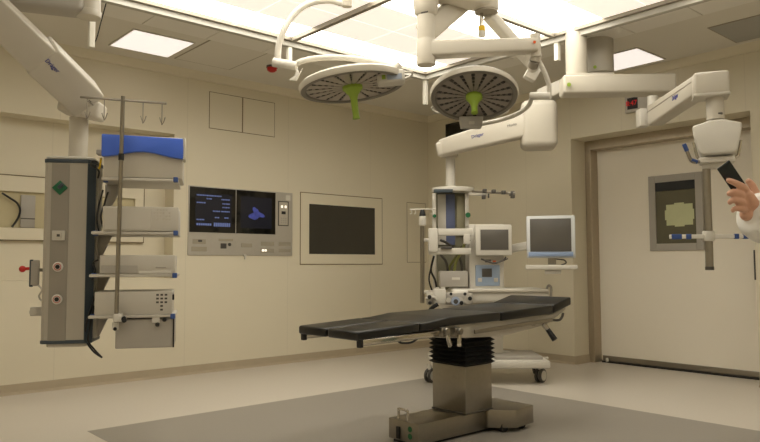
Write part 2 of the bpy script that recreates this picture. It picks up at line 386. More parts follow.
b = MB(); pr(b, 89, 10, 98.5, 33.5, .006); obj('keypad_face', b, mat('keypad_grey', (186, 178, 162), .5), kp)
b = MB(); pr(b, 91.5, 19.5, 96, 22.5, .008); obj('keypad_display', b, M['black'], kp)
b = MB()
for i in range(3):
    for j in range(3): pr(b, 90.8+i*2.3, 26+j*2.2, 92.4+i*2.3, 27.6+j*2.2, .008, .0005)
obj('key', b, M['grey'], kp)
b = MB(); pr(b, 91, 13.5, 93, 16, .008); pr(b, 95, 13.5, 97, 16, .008); obj('indicator', b, M['ewhite'], kp)
obj('sticker', pr(MB(), 96.5, 2.5, 101.5, 8, .002), M['white'], t)
b = MB()
for u0, v0, u1, v1 in ((4, 50, 16, 54.5), (3, 57, 17, 61.5), (28, 49, 42, 51.5), (50, 53, 61, 57), (70, 51, 84, 55), (70, 58, 84, 62), (89, 51, 102, 55), (89, 58, 102, 61.5)): pr(b, u0, v0, u1, v1, .003, .0008)
obj('socket_plate', b, mat('socket_grey', (160, 152, 134), .5), t)
b = MB()
for u0, v0, u1, v1 in ((9, 50.6, 12.5, 52.6), (30, 53.5, 35.5, 58.5)): pr(b, u0, v0, u1, v1, .005)
b.cyl((px0+38.5*sx, YB-.02, pz1-54.5*sz), (px0+38.5*sx, YB-.011, pz1-54.5*sz), .017)
obj('socket', b, M['dgrey'], t)
b = MB(); pr(b, 71, 58.7, 73.2, 60.8, .006); pr(b, 73.8, 58.7, 76, 60.8, .006); obj('lit_switch', b, M['ewhite'], t)
b = MB(); b.cyl((px0+53.5*sx, YB-.03, pz0+.004), (px0+53.5*sx, YB, pz0+.004), .014).cyl((px0+53.5*sx, YB-.025, pz0-.04), (px0+53.5*sx, YB-.025, pz0), .01); obj('hook', b, M['white'], t)
# flush display in the wall
c0, c1 = PY(300.7, 193.5, YB), PY(381.8, 263.8, YB)
e0, e1 = PY(309, 203.8, YB), PY(374.8, 254.6, YB)
t = thing('wall_monitor', (c0.x, YB, c1.z), 'dark blank display set flush in a cream wall frame', 'monitor')
b = MB()
b.box((c0.x, YB-.006, c1.z), (e0.x, YB+.001, c0.z+.01), .001, 1).box((e1.x, YB-.006, c1.z), (c1.x, YB+.001, c0.z+.01), .001, 1)
b.box((e0.x, YB-.006, c1.z), (e1.x, YB+.001, e1.z), .001, 1).box((e0.x, YB-.006, e0.z), (e1.x, YB+.001, c0.z+.01), .001, 1)
obj('surround', b, M['wall'], t, False)
b = MB(); g = .009
b.box((c0.x-g, YB-.004, c1.z-g), (c0.x, YB+.001, c0.z+.01+g)).box((c1.x, YB-.004, c1.z-g), (c1.x+g, YB+.001, c0.z+.01+g)).box((c0.x, YB-.004, c1.z-g), (c1.x, YB+.001, c1.z)).box((c0.x, YB-.004, c0.z+.01), (c1.x, YB+.001, c0.z+.01+g))
obj('shadow_gap', b, M['gap'], t, False)
scr = obj('screen', MB().box((e0.x, YB-.003, e1.z), (e1.x, YB+.001, e0.z)), mat('blank_display', (60, 57, 50), .16, var=.04), t, False)
b = MB()
for fx in (.3, .98):
    for zz in (e0.z-.008, e1.z+.008): b.box((e0.x+(e1.x-e0.x)*fx-.02, YB-.006, zz-.008), (e0.x+(e1.x-e0.x)*fx+.01, YB-.002, zz+.008))
obj('clip', b, M['black'], t)
# clocks / black boxes on the side wall
r0, r1 = PX(627, 97, XR), PX(650, 110, XR)
t = thing('wall_clock', (XR, (r0.y+r1.y)/2, r1.z), 'small black clock with red digits above the door', 'clock')
obj('casing', MB().box((XR-.05, r1.y, r1.z), (XR, r0.y, r0.z), .005), M['lgrey'], t)
obj('clock_face', MB().box((XR-.054, r1.y+.1, r1.z+.03), (XR-.0495, r0.y-.03, r0.z-.03)), M['black'], t, False)
text('digits', '8:47', .07, (XR-.056, (r0.y+r1.y)/2+.045, (r0.z+r1.z)/2), (0, -1, 0), (0, 0, 1), M['ered'], t)
r0, r1 = PX(448.5, 125, XR), PX(478, 137.5, XR)
t = thing('wall_display', (XR, (r0.y+r1.y)/2, r1.z), 'small black display box on the wall beside the room corner', 'display')
obj('casing', MB().box((XR-.06, r1.y, r1.z), (XR, r0.y, r0.z), .006), M['black'], t)
obj('display_face', MB().box((XR-.063, r1.y+.02, r1.z+.02), (XR-.0595, r0.y-.02, r0.z-.02)), M['glass'], t, False)
# ------------------------------------------------------------------ ceiling fittings
def troffer(x0, x1, y0, y1, label, m=None):
    t = thing('ceiling_light', ((x0+x1)/2, (y0+y1)/2, H), label, 'ceiling light', 'square ceiling lights')
    f = .012
    b = MB(); b.box((x0-f, y0-f, H-.009), (x0, y1+f, H+.001)).box((x1, y0-f, H-.009), (x1+f, y1+f, H+.001)).box((x0, y0-f, H-.009), (x1, y0, H+.001)).box((x0, y1, H-.009), (x1, y1+f, H+.001))
    obj('frame', b, M['white'], t, False)
    obj('diffuser', MB().box((x0, y0, H-.008), (x1, y1, H+.001)), m or M['etrof'], t, False)
troffer(2.17, 2.70, 5.52, 6.06, 'square ceiling light above the left supply pendant')
troffer(5.78, 6.29, 3.05, 3.56, 'square ceiling light above the doorway')
for x, y, wh in ((.1, 4.9, 'far left corner light of the room'), (.1, 3.3, 'second light along the left wall'), (.1, 1.7, 'third light along the left wall'), (.1, .1, 'light in the corner behind the viewpoint'), (1.8, .1, 'second light along the front wall'), (3.4, .1, 'third light along the front wall'), (5.0, .1, 'fourth light along the front wall')):  # unseen lights added because the canopy alone leaves the walls too dark
    troffer(x-.3, x+.3, y-.3, y+.3, 'added square fill light outside the picture, '+wh, M['etrof_fill'])
def hatch(x0, x1, y0, y1, label, m):
    t = thing('ceiling_hatch', ((x0+x1)/2, (y0+y1)/2, H), label, 'ceiling hatch')
    obj('panel', MB().box((x0, y0, H-.006), (x1, y1, H+.001), .001, 1), m, t, False)
    b = MB(); g = .012
    b.box((x0-g, y0-g, H-.004), (x0, y1+g, H+.001)).box((x1, y0-g, H-.004), (x1+g, y1+g, H+.001)).box((x0, y0-g, H-.004), (x1, y0, H+.001)).box((x0, y1, H-.004), (x1, y1+g, H+.001))
    obj('shadow_gap', b, mat('ceiling_joint', (160, 152, 134), .7), t, False)
h0 = PZ(229, 69, H)
hatch(2.78, h0.x, 5.35, h0.y, 'flush square ceiling hatch right of the left ceiling light', M['ceil'])
h0, h1 = PZ(737, 42, H), PZ(712, 27, H)
hatch(h1.x, h0.x, h0.y-.62, h0.y, 'darker grey ceiling hatch near the wall over the right pendant', M['hatch'])
dz = PZ(272, 69, H-.03)
t = thing('smoke_detector', (dz.x, dz.y, H), 'red capped detector on the ceiling behind the left surgical light', 'detector')
obj('detector_base', MB().lathe([(0, 0), (.055, 0), (.055, -.02), (0, -.02)], Mx.Translation((dz.x, dz.y, H))), M['dgrey'], t)
obj('cap', MB().lathe([(0, -.02), (.05, -.02), (.046, -.045), (.025, -.06), (0, -.063)], Mx.Translation((dz.x, dz.y, H))), M['red'], t)
# laminar airflow canopy
t = thing('airflow_canopy', ((CX0+CX1)/2, (CY0+CY1)/2, H), 'large bright square airflow canopy with lit panels over the table', 'ceiling canopy')
fw = .05
def ring(mb, x0, x1, y0, y1, w_, z0, z1):
    mb.box((x0, y0, z0), (x0+w_, y1, z1)).box((x1-w_, y0, z0), (x1, y1, z1)).box((x0+w_, y0, z0), (x1-w_, y0+w_, z1)).box((x0+w_, y1-w_, z0), (x1-w_, y1, z1)); return mb
obj('outer_frame', ring(MB(), CX0, CX1, CY0, CY1, .05, H-.068, H+.02), mat('frame_aluminium', (186, 182, 172), .5), t, False)
obj('inner_frame', ring(MB(), CX0+.05, CX1-.05, CY0+.05, CY1-.05, .03, H-.025, H+.02), M['edge'], t, False)  # grey colour stands in for shade on the frame's inner side
xm, ym = (CX0+CX1)/2, (CY0+CY1)/2
for lo, hi in (((xm-.02, CY0+.085, H-.035), (xm+.02, CY1-.085, H+.02)), ((CX0+.085, ym-.02, H-.035), (xm-.02, ym+.02, H+.02)), ((xm+.02, ym-.02, H-.035), (CX1-.085, ym+.02, H+.02))):
    obj('cross_bar', MB().box(lo, hi, .003), M['edge'], t, False)
ix0, ix1, iy0, iy1 = CX0+.085, CX1-.085, CY0+.085, CY1-.085
for qx0, qx1 in ((ix0, xm-.02), (xm+.02, ix1)):
    for qy0, qy1 in ((iy0, ym-.02), (ym+.02, iy1)):
        far = qy1 == iy1; right = qx1 == ix1
        L = qy1-qy0
        cuts = ((0, .2, 1), (.2, .45, 0), (.45, .7, 0), (.7, 1, 1))
        for a_, b_, on in cuts:
            y0, y1 = (qy1-L*b_, qy1-L*a_) if far else (qy0+L*a_, qy0+L*b_)
            for k in range(3):
                s0_, s1_ = qx0+(qx1-qx0)*k/3, qx0+(qx1-qx0)*(k+1)/3
                obj('light_panel', MB().box((s0_+.004, y0+.004, H+.0), (s1_-.004, y1-.004, H+.015)), M['ebright'] if on else M['edim'], t, False)
posts = [(CX1-.025, CY1-.025, .27), (CX0+.025, CY1-.025, .37), (xm, CY1-.02, .17), (CX1-.02, ym, .17)]
for x, y, l in posts: obj('hanging_post', MB().box((x-.02, y-.02, H-.05-l), (x+.02, y+.02, H-.05), .003), M['alu'], t, False)
obj('cap_plate', MB().box((CX0, CY0, H+.02), (CX1, CY1, H+.1)), M['alu'], t, False)
obj('corner_cable', MB().tube([P(90, 47, 5.03), P(96, 40, 5.02), P(101, 22, 5.0), P(107, 0, 4.98)], .004), M['black'], t)
# ------------------------------------------------------------------ operating table
def TX(x, y, yp=2.77): p = PY(x, y, yp); return (p.x, p.z)
TY0, TY1 = 2.77, 3.30
# near-edge profiles run along x
XZ = lambda y0: basis(V((1, 0, 0)), Z, V((0, -1, 0)), V((0, y0, 0)))      # prism runs from y0 towards -y
t = thing('operating_table', (3.38, 3.03, 0), 'operating table with black cushions on a steel pedestal', 'operating table')
b = MB(); b.box((2.86, 2.915, .018), (3.5, 3.175, .14), .008); base = obj('base_plate', b, M['steel'], t)
obj('plinth_gap', MB().box((2.88, 2.94, 0), (3.7, 3.15, .02)), M['black'], base)
b = MB(); poly = [(3.46, 2.895), (3.585, 2.765), (3.80, 2.79), (3.80, 3.27), (3.585, 3.31), (3.46, 3.18)]
b.prism(poly, Mx.Translation((0, 0, .03)), .115, .008); obj('base_foot', b, M['steel'], t)
for x, y in ((3.72, 2.84), (3.72, 3.22), (3.55, 2.85), (2.95, 2.97), (2.95, 3.12)): obj('caster', MB().cyl((x, y-.02, .035), (x, y+.02, .035), .035), M['black'], base)
b = MB(); hx = 2.875
b.tube([(hx, 3.10, .135), (hx, 3.10, .185), (hx, 3.095, .2), (hx, 3.03, .2), (hx, 3.02, .185), (hx, 3.02, .135)], .008); obj('base_handle', b, M['chrome'], base)
b = MB(); b.cyl((2.858, 2.985, .1), (2.862, 2.985, .1), .017).cyl((2.858, 2.985, .058), (2.862, 2.985, .058), .017); obj('button', b, M['green'], base)
obj('power_socket', MB().box((2.852, 3.07, .03), (2.862, 3.10, .10), .002), M['black'], base)
cz = PY(467.5, 367, 2.89).z
b = MB(); b.box((3.25, 2.895, .14), (3.505, 3.18, cz), .006); col = obj('pedestal', b, M['steel'], t)
obj('pedestal_gap', MB().box((3.245, 2.89, .139), (3.51, 3.185, .15), .002), M['dgrey'], col)
bz1 = .655; b = MB(); nb = 8
for k in range(nb):
    z0 = cz+(bz1-cz)*k/nb; z1 = cz+(bz1-cz)*(k+1)/nb; zm = (z0+z1)/2
    bb = bmesh.new(); rr = []
    for zz, e in ((z0, -.004), (zm, .016), (z1, -.004)):
        rr.append([bb.verts.new(c) for c in ((3.25-e, 2.895-e, zz), (3.505+e, 2.895-e, zz), (3.505+e, 3.18+e, zz), (3.25-e, 3.18+e, zz))])
    for a, c in zip(rr, rr[1:]):
        for i in range(4): bb.faces.new((a[i], a[(i+1) % 4], c[(i+1) % 4], c[i]))
    b._merge(bb)
obj('bellows', b, M['bellows'], t, False)
# table frame under the cushions
pts = [TX(x, y, 2.80) for x, y in ((440, 324), (552.6, 314), (566, 306.5), (566, 310), (546, 325), (502, 336.4), (465, 338), (440, 338))]
b = MB(); b.prism(pts, XZ(3.27), .47, .006); obj('table_frame', b, M['cream'], t)
p0, p1 = TX(362, 343, 2.78), TX(440, 333.5, 2.78)
for yy in (2.772, 3.275):
    b = MB(); b.beam((p0[0], yy+.01, p0[1]), (p1[0], yy+.01, p1[1]), .02, .034, .004); r = obj('side_rail', b, M['chrome'], t)
    b = MB(); b.beam((p0[0]-.025, yy+.01, p0[1]-.002), (p0[0], yy+.01, p0[1]-.001), .03, .045, .004); obj('end_cap', b, M['black'], r)
    b = MB()
    for k in range(2): b.cyl((3.55+k*.25, yy, .67+.005*k), (3.55+k*.25, yy+.03, .67+.005*k), .012)
    b.beam((3.2, yy+.002, .662), (4.0, yy+.002, .69), .014, .026, .003); obj('side_rail', b, M['steel'], t)
b = MB(); b.box((2.45, 2.82, .652), (2.75, 3.25, .675), .006).box((2.7, 2.84, .64), (3.26, 3.23, .68), .006); obj('leg_support', b, M['lgrey'], t)
# cushions
def cushion(nm, top, y0, y1, th, bev=.012):
    th += .006
    poly = [(x, z) for x, z in top]+[(x, z-th) for x, z in reversed(top)]
    b = MB(); b.prism(poly, XZ(y1), y1-y0, bev, 3); return obj(nm, b, M['cushion'], t)
cushion('leg_cushion', [(2.28, .722), (2.735, .742)], TY0, 3.025, .042)
cushion('leg_cushion', [(2.28, .722), (2.735, .742)], 3.045, TY1, .042)
cushion('seat_cushion', [(2.742, .742), (2.80, .743), (2.97, .762), (3.45, .768)], TY0, TY1, .046)
cushion('back_cushion', [(3.458, .768), (4.01, .788)], TY0, TY1, .05)
cushion('head_cushion', [(4.018, .789), (4.23, .838)], TY0, TY1, .05)
# clamps and levers on the near rail
for cx, dy in ((444, 0), (457, .0)):
    c = PY(cx, 332, 2.755); b = MB(); b.box((c.x-.025, 2.745, c.z-.03), (c.x+.025, 2.79, c.z+.028), .008).cyl((c.x, 2.72, c.z+.005), (c.x, 2.75, c.z+.005), .02, bev=.004)
    k = obj('rail_clamp', b, M['steel'], t)
    e = c+V((.03 if cx < 450 else -.005, -.02, -.085)); b = MB(); b.beam(c+V((0, -.02, 0)), e, .018, .024, .006); obj('clamp_lever', b, M['chrome'], k)
a, c = PY(546, 327, 2.80), PY(555, 340, 2.74)
b = MB(); b.cyl(a, c, .016, .02, bev=.004); hnd = obj('release_handle', b, M['black'], t)
b = MB(); b.cyl(PY(543, 323, 2.80), PY(547, 328.5, 2.79), .018); obj('handle_collar', b, M['chrome'], hnd)
b = MB(); b.tube([PY(553, 320, 2.8), PY(559, 320, 2.78), PY(562, 317, 2.78), PY(563, 313, 2.78)], .009); obj('tilt_lever', b, M['dgrey'], t)
b = MB(); b.tube([PY(398, 341, 2.79), PY(402, 343, 2.78), PY(411, 342.5, 2.78), PY(417, 339, 2.79)], .006); obj('pull_handle', b, M['black'], t)
# ------------------------------------------------------------------ left supply pendant
D = 3.9
t = thing('supply_pendant', P(70, 250, D)-V((0, 0, .4)), 'ceiling supply pendant with grey column and stacked shelves at left', 'medical pendant')
ROLL = math.radians(-45)
_cy = Mx.Rotation(math.radians(11), 3, 'Z'); R, A = _cy @ RH, _cy @ AH
def LP(dx, dy, z): return P(65.5, 250, D)*1.0 + R*dx + A*dy + Z*(z-P(69, 250, D).z)
zc1, zc0 = P(69, 162, D).z, P(66, 340, D).z
W2, DP = .123, .26
poly = [(-W2, .02), (-W2+.02, 0), (W2-.015, 0), (W2+.02, .03), (W2+.02, DP-.02), (W2, DP), (-W2+.02, DP), (-W2, DP-.02)]
fr_ = basis(R, A, Z, LP(0, 0, zc0))
b = MB(); b.prism(poly, fr_, zc1-zc0); colm = obj('column', b, mat('column_grey', (170, 163, 150), .4, var=.03), t); lab(colm, 'grey column housing')
poly2 = [(x*1.03, y*1.03-.005) for x, y in poly]
b = MB(); b.prism(poly2, basis(R, A, Z, LP(0, 0, zc1)), .022, .004); obj('edge_band', b, M['navy'], colm)
b = MB(); b.prism(poly2, basis(R, A, Z, LP(0, 0, zc0-.018)), .02, .004); obj('edge_band', b, M['navy'], colm)
b = MB(); b.prism([(x*.97, y) for x, y in poly], basis(R, A, Z, LP(0, 0, zc1+.022)), .016, .006); obj('top_cap', b, M['white'], colm)
b = MB(); b.prism([(x*.8, y*.8+.02) for x, y in poly], basis(R, A, Z, LP(0, 0, zc0-.04)), .024, .008); obj('bottom_cap', b, M['cream'], colm)
b = MB(); b.prism([(-.082, -.004), (-.082, .004), (.012, .004), (.012, -.004)], fr_, zc1-zc0-.002); obj('outlet_strip', b, mat('column_strip_grey', (142, 135, 124), .45, var=.03), colm)
b = MB(); b.prism([(W2-.012, -.004), (W2+.026, .031), (W2+.023, .045), (W2-.016, 0)], fr_, zc1-zc0-.002); obj('corner_strip', b, M['navy'], colm)
b = MB(); b.prism([(W2+.019, .09), (W2+.019, .2), (W2+.027, .2), (W2+.027, .09)], fr_, zc1-zc0-.002); obj('side_rail', b, M['lgrey'], colm)
def lz(y): return P(69, y, D).z
xo = -.036
def front(dx, y): return LP(dx, -.006, lz(y))
b = MB(); b.obox(basis(R, A, Z, front(xo, 187.5)) @ Mx.Rotation(PI/4, 4, 'Y'), (.06, .01, .06), .003); o = obj('gas_outlet', b, M['green'], colm); lab(o, 'green diamond gas outlet')
b = MB(); b.obox(basis(R, A, Z, front(xo+.005, 186)) @ Mx.Rotation(PI/4, 4, 'Y'), (.02, .03, .035), .003); obj('outlet_knob', b, M['navy'], o)
b = MB(); b.obox(basis(R, A, Z, front(xo, 235.5)), (.07, .014, .055), .003); o = obj('socket_box', b, M['lgrey'], colm)
b = MB(); b.obox(basis(R, A, Z, front(xo, 235.5)-A*.008), (.032, .006, .032), .003); s_ = obj('socket', b, M['cream'], o)
b = MB(); b.obox(basis(R, A, Z, front(xo, 235.5)-A*.012), (.016, .004, .014), .001); obj('socket_hole', b, M['dgrey'], o)
for yy in (266.8, 299):
    Mt = basis(R, Z, -A, front(xo, yy)+A*.002)
    o = obj('gas_outlet', MB().lathe([(0, .012), (.022, .012), (.028, .006), (.028, 0)], Mt), M['white'], colm); lab(o, 'round white gas outlet with red ring')
    obj('outlet_ring', MB().lathe([(.0165, .0135), (.0195, .0135), (.0195, .011), (.0165, .011)], Mt), M['red'], o)
    obj('outlet_hole', MB().lathe([(0, .014), (.012, .014), (.012, .01)], Mt), M['black'], o)
# pipe, joint and arms
tp = LP(.025, .13, zc1+.03); jt = P(83, 116, D+.13); jt.x, jt.y = tp.x, tp.y
obj('drop_pipe', MB().cyl(tp, jt, .053, seg=32), M['cream'], t)
ju = P(78, 96, D+.13)
b = MB(); b.beam(P(62, 104, D+.12), P(103, 113, D+.14), .15, .1, .02); obj('arm_joint', b, M['cream'], t)
a0, a1 = P(-70, -50, D-.75), P(86, 101, D+.12)
b = MB(); b.beam(a0, a1, .16, .15, .012, .17, .19, roll=ROLL); sa = obj('spring_arm', b, M['cream'], t)
b = MB(); b.beam(a0+(a1-a0)*.64+Z*.006, a1+Z*.006, .205, .18, .014, roll=ROLL); obj('arm_cover', b, M['cream'], sa)
dr = (a1-a0).normalized(); sd = Mx.Rotation(ROLL, 3, dr) @ dr.cross(Z).normalized(); un = sd.cross(dr)
nrm = un if un.dot(EYE-a1) > 0 else -un
fc = a1+Z*.006+nrm*.094
ly = nrm.cross(dr)
text('arm_lettering', 'Dräger', .034, onface(52.5, 66, fc, nrm), dr, ly, M['logo'], sa)
text('arm_lettering', 'Movita', .022, onface(92, 104, fc, nrm), dr, ly, M['print'], sa)
m0 = P(89, 14, D+.1); mz = P(89, 16, D+.1).z
obj('ceiling_tube', MB().cyl(V((m0.x, m0.y, mz)), V((m0.x, m0.y, H)), .062, seg=32), M['cream'], t)
obj('tube_cap', MB().cyl(V((m0.x, m0.y, mz-.012)), V((m0.x, m0.y, mz+.03)), .068, seg=32, bev=.006), M['cream'], t)
obj('extension_arm', MB().beam(P(84, -3, D+.1), P(-70, -22, D-.2), .17, .22, .03), M['grey'], t)
obj('arm_knuckle', MB().cyl(P(-70, -70, D-.45), P(-70, 5, D-.45), .09, seg=32, bev=.01), M['cream'], t)
# shelves
def pbox(mb, x0, y0, x1, y1, d=D, depth=.36, bev=.005, face=.75): return mb.cbox(x0, y0, x1, y1, d, depth, face, bev)
shelf_rows = [(104, 178, 177, 181, .42), (94, 231.5, 177, 234.5, .40), (92, 274, 176, 277, .40), (91, 315, 174, 318, .40)]
for x0, y0, x1, y1, dep in shelf_rows:
    s_ = obj('shelf', pbox(MB(), x0, y0, x1, y1, D, dep), M['lgrey'], t)
    for xx in (x0+1.5, x1-1.5):
        c = pbox(MB(), xx-2.2, y0-1, xx+2.2, y1+1, D-.012, .04, .003); obj('shelf_clip', c, M['blue2'], s_)
    M_, sz_ = cfr(x0, y0, x1, y1, D, dep, .75)
    Mb = M_ @ Mx.Translation((-sz_[0]/2, .05, -sz_[2]/2))
    b = MB(); b.prism([(0, 0), (.085, 0), (.03, -.12), (0, -.13), (-.01, -.13), (-.01, 0)], Mb @ Mx.Rotation(PI/2, 4, 'X'), .03, .003); obj('shelf_bracket', b, M['grey'], s_)
obj('side_rail', MB().beam(LP(W2+.05, .12, zc1-.08), LP(W2+.05, .12, zc0+.06), .025, .03, .004), M['steel'], colm)
# cables at the column's right side
for pts in ([(97, 162), (93, 161), (91, 165), (96, 168), (99, 172), (98, 178)], [(103, 190), (99, 205), (97, 220), (99, 232)], [(108, 192), (104, 205), (101, 216), (103, 228)], [(98, 260), (93, 263), (95, 270), (92, 280)], [(96, 292), (92, 305), (86, 325), (86, 340), (93, 351), (101, 357)], [(94, 306), (90, 325), (88, 340), (94, 349), (102, 357.5)]):
    obj('cable', MB().tube([P(x, y, D-.01+.02*(i % 2)) for i, (x, y) in enumerate(pts)], .005), M['black'], t)
b = MB(); b.tube([P(101, 158, D+.02), P(100, 166, D+.02), P(98, 170, D+.04)], .006); o = obj('cable', b, M['yellow'], t); lab(o, 'short yellow cable')
# handset with the red knob and the small bracket on the left side
b = MB(); pbox(b, 30, 260, 38.5, 286, D+.05, .04, .008); hs = obj('handset', b, M['grey'], t)
b = MB(); pbox(b, 29.3, 259.5, 33, 287, D+.045, .03, .006); obj('handset_grip', b, M['navy'], hs)
b = MB(); b.sph(P(22.5, 269, D+.06), .019); b.cyl(P(22, 269, D+.06), P(31, 268.5, D+.06), .009); o = obj('handset_knob', b, M['red'], hs)
b = MB(); b.tube([P(38, 285, D+.06), P(42, 290, D+.06), P(39, 296, D+.06), P(42, 300, D+.08), P(47, 290, D+.1)], .005); obj('handset_cord', b, M['lgrey'], hs)
b = MB(); b.beam(P(37, 270, D+.07), P(47, 270, D+.1), .02, .02, .003); obj('handset_bracket', b, M['steel'], hs)
b = MB(); pbox(b, 31, 307, 48, 316, D+.06, .05, .004).cyl(P(33, 312, D+.02), P(33, 312, D+.08), .02); obj('side_bracket', b, M['lgrey'], t)
# ---- pole with drip hooks
pt, pbm = P(123, 98, D-.06), P(116, 326, D-.06)
t = thing('drip_pole', pbm, 'steel drip pole with hooked crossbar in front of the stacked devices', 'drip stand')
obj('pole', MB().cyl(pbm, pt+Z*.01, .0115), M['steel'], t)
obj('pole_joint', MB().cyl(P(121.2, 157, D-.06)-Z*.018, P(121.2, 157, D-.06)+Z*.018, .015), M['black'], t)
c0_, c1_ = P(80.5, 97, D-.05), P(166.5, 103.5, D-.07)
cb = obj('crossbar', MB().cyl(c0_, c1_, .0065), M['steel'], t)
for f in (.08, .28, .73, .95):
    q = c0_.lerp(c1_, f); dn = Z*-1
    b = MB(); b.tube([q, q+dn*.10, q+dn*.12, q+dn*.105+RH*.01, q+dn*.08+RH*.018], .0028, 8)
    b.tube([q+dn*.115, q+dn*.095-RH*.008, q+dn*.08-RH*.012], .0028, 8); obj('drip_hook', b, M['steel'], cb)
b = MB(); pbox(b, 113.5, 314, 121.5, 322, D-.085, .085, .005).cyl(P(115.5, 326, D-.06)-Z*.02, P(115.5, 326, D-.06)+Z*.02, .018); obj('pole_clamp', b, M['white'], t)
b = MB(); b.cyl(P(124, 319, D-.1), P(124, 319, D-.03), .014).cyl(P(115, 329, D-.1), P(115, 329, D-.04), .01); obj('clamp_knob', b, M['black'], t)
# ---- devices on the shelves
def dev(name, x0, y0, x1, y1, label, cat, m, dep=.34, d=D+.01):
    M_, sz_ = cfr(x0, y0, x1, y1, d, dep, .75)
    t = thing(name, M_ @ V((0, 0, -sz_[2]/2)), label, cat)
    obj('casing', MB().obox(M_, sz_, .006), m, t)
    return t, M_, sz_
def dpart(t, nm, M_, sz_, u0, v0, u1, v1, m, dep=.004, out=.003, bev=.001):
    "box on the device front; u,v are fractions of its width and height from top left"
    wx, wz = sz_[0], sz_[2]
    b = MB(); b.obox(M_ @ Mx.Translation((((u0+u1)/2-.5)*wx, -sz_[1]/2-out+dep/2, (.5-(v0+v1)/2)*wz)), ((u1-u0)*wx, dep, abs(v1-v0)*wz), bev, 1)
    return obj(nm, b, m, t)
t, M_, sz_ = dev('warming_unit', 106, 136, 181, 178, 'white medical unit with a wavy blue front cover on the top shelf', 'medical device', M['cream'], .36, D+.03)
wx, wz = sz_[0], sz_[2]
wave = [(-.5*wx-.008, .5*wz)]+[(.5*wx+.004, .5*wz-.01), (.5*wx+.01, .25*wz), (.5*wx, -.05*wz)]
for k in range(13):
    u = 1-k/12; wave.append((-.5*wx-.008+u*(wx+.008), wz*(-.03+.14*math.sin(PI*u)**2)))
b = MB(); b.prism(wave, M_ @ Mx.Translation((0, -sz_[1]/2+.0, 0)) @ Mx.Rotation(PI/2, 4, 'X'), .03, .006, 3); obj('front_cover', b, M['blue'], t)
dpart(t, 'end_cap', M_, sz_, 1.0, .02, 1.04, .55, M['cream'], .12, .03, .004)
dpart(t, 'side_lug', M_, sz_, -.09, .36, -.02, .47, M['grey'], .06, .0, .003)
t, M_, sz_ = dev('processor_unit', 105, 206.5, 177, 231.3, 'grey box device with printed corner on the second shelf', 'medical device', M['lgrey'])
b = MB(); b_ = sz_
for i in range(6):
    for j in range(4):
        if (i+j) % 5: b.obox(M_ @ Mx.Translation(((.68+i*.04-.5)*b_[0], -b_[1]/2-.001, (.38-j*.13)*b_[2])), (.011, .002, .009))
obj('printed_marks', b, M['cream'], t, False)
dpart(t, 'front_plate', M_, sz_, .03, .06, .64, .94, M['lgrey'])
t, M_, sz_ = dev('light_source', 102, 255, 173.5, 273.8, 'low grey device with a pale label on the third shelf', 'medical device', M['lgrey'])
dpart(t, 'front_plate', M_, sz_, .02, .55, .5, .95, M['grey']); dpart(t, 'label_plate', M_, sz_, .52, .85, .95, 1.0, M['white']); dpart(t, 'nameplate', M_, sz_, .74, .62, .88, .7, M['grey'])
t, M_, sz_ = dev('insufflator', 97, 291.5, 170.5, 314.8, 'grey device with vent slots on the lowest shelf', 'medical device', M['lgrey'])
for i in range(3):
    for j in range(5):
        if j < 3 or i == 1: dpart(t, 'vent_slot', M_, sz_, .79+i*.055, .12+j*.16, .825+i*.055, .2+j*.16, M['dgrey'], .003, .001, 0)
dpart(t, 'side_knob', M_, sz_, 1.0, .15, 1.025, .4, M['black'], .03, -.02, .003)
t, M_, sz_ = dev('storage_box', 117, 319, 172.5, 348, 'grey box hanging under the lowest shelf', 'box', M['grey'], .3, D+.03)
dpart(t, 'front_plate', M_, sz_, .02, .04, .96, .97, M['grey'], .006, .004); dpart(t, 'edge_strip', M_, sz_, .985, 0, 1.01, 1, M['black'], .03, .005)
for u in (.15, .72, .84): dpart(t, 'knob', M_, sz_, u-.035, -.02 if u != .72 else .12, u+.035, .1 if u != .72 else .26, M['black'], .04, .03, .006)
dpart(t, 'hanger', M_, sz_, .62, -.12, .76, .14, M['white'], .03, .015, .003)
# ------------------------------------------------------------------ centre lamp mount
S = 4.5
sp = P(426, 40, S)
def SV(z): return V((sp.x, sp.y, z))
t = thing('lamp_mount', SV(H), 'cream ceiling spindle with arms in the canopy centre carrying the surgical lights', 'ceiling mount')
zb_ = P(426, 63, S).z
obj('spindle', MB().cyl(SV(zb_), SV(H), .057, seg=32, bev=.006), M['cream'], t)
zh = P(421, 15, S).z
obj('hub', MB().lathe([(0, zh), (.062, zh), (.075, zh+.015), (.082, zh+.09), (.095, H), (0, H)], Mx.Translation((sp.x, sp.y, 0))), M['cream'], t)
obj('hub_screw', MB().cyl(P(421, 13, S-.085), P(428, 11.5, S-.085), .005), M['dgrey'], t)
ea, eb = P(420, -12, S-.03), P(486, -3, S+.2)
ea.z = eb.z = (ea.z+eb.z)/2
ua = obj('extension_arm', MB().beam(ea, eb, .17, .145, .025), M['cream'], t)
obj('arm_end', MB().cyl(eb-Z*.085, eb+Z*.075, .085, seg=32, bev=.015), M['cream'], ua)
obj('arm_end_ring', MB().cyl(eb-Z*.095, eb-Z*.08, .078, seg=32), M['edge'], ua)
obj('spring_arm', MB().beam(P(424, 33, S+.02), P(478, -12, S+.35), .11, .14, .02), M['cream'], t)
hang = P(481.5, 15, S+.2)
pl = obj('hanging_plug', MB().cyl(P(482, 31, S+.2), P(481.5, 37, S+.2), .026, .024, bev=.004), M['white'], t)
obj('plug_band', MB().cyl(P(481.5, 26, S+.2), P(482, 31.5, S+.2), .024, bev=.003), M['yellow'], pl)
obj('plug_neck', MB().cyl(hang+Z*.02, P(481.5, 26.5, S+.2), .011, .017), M['chrome'], pl)
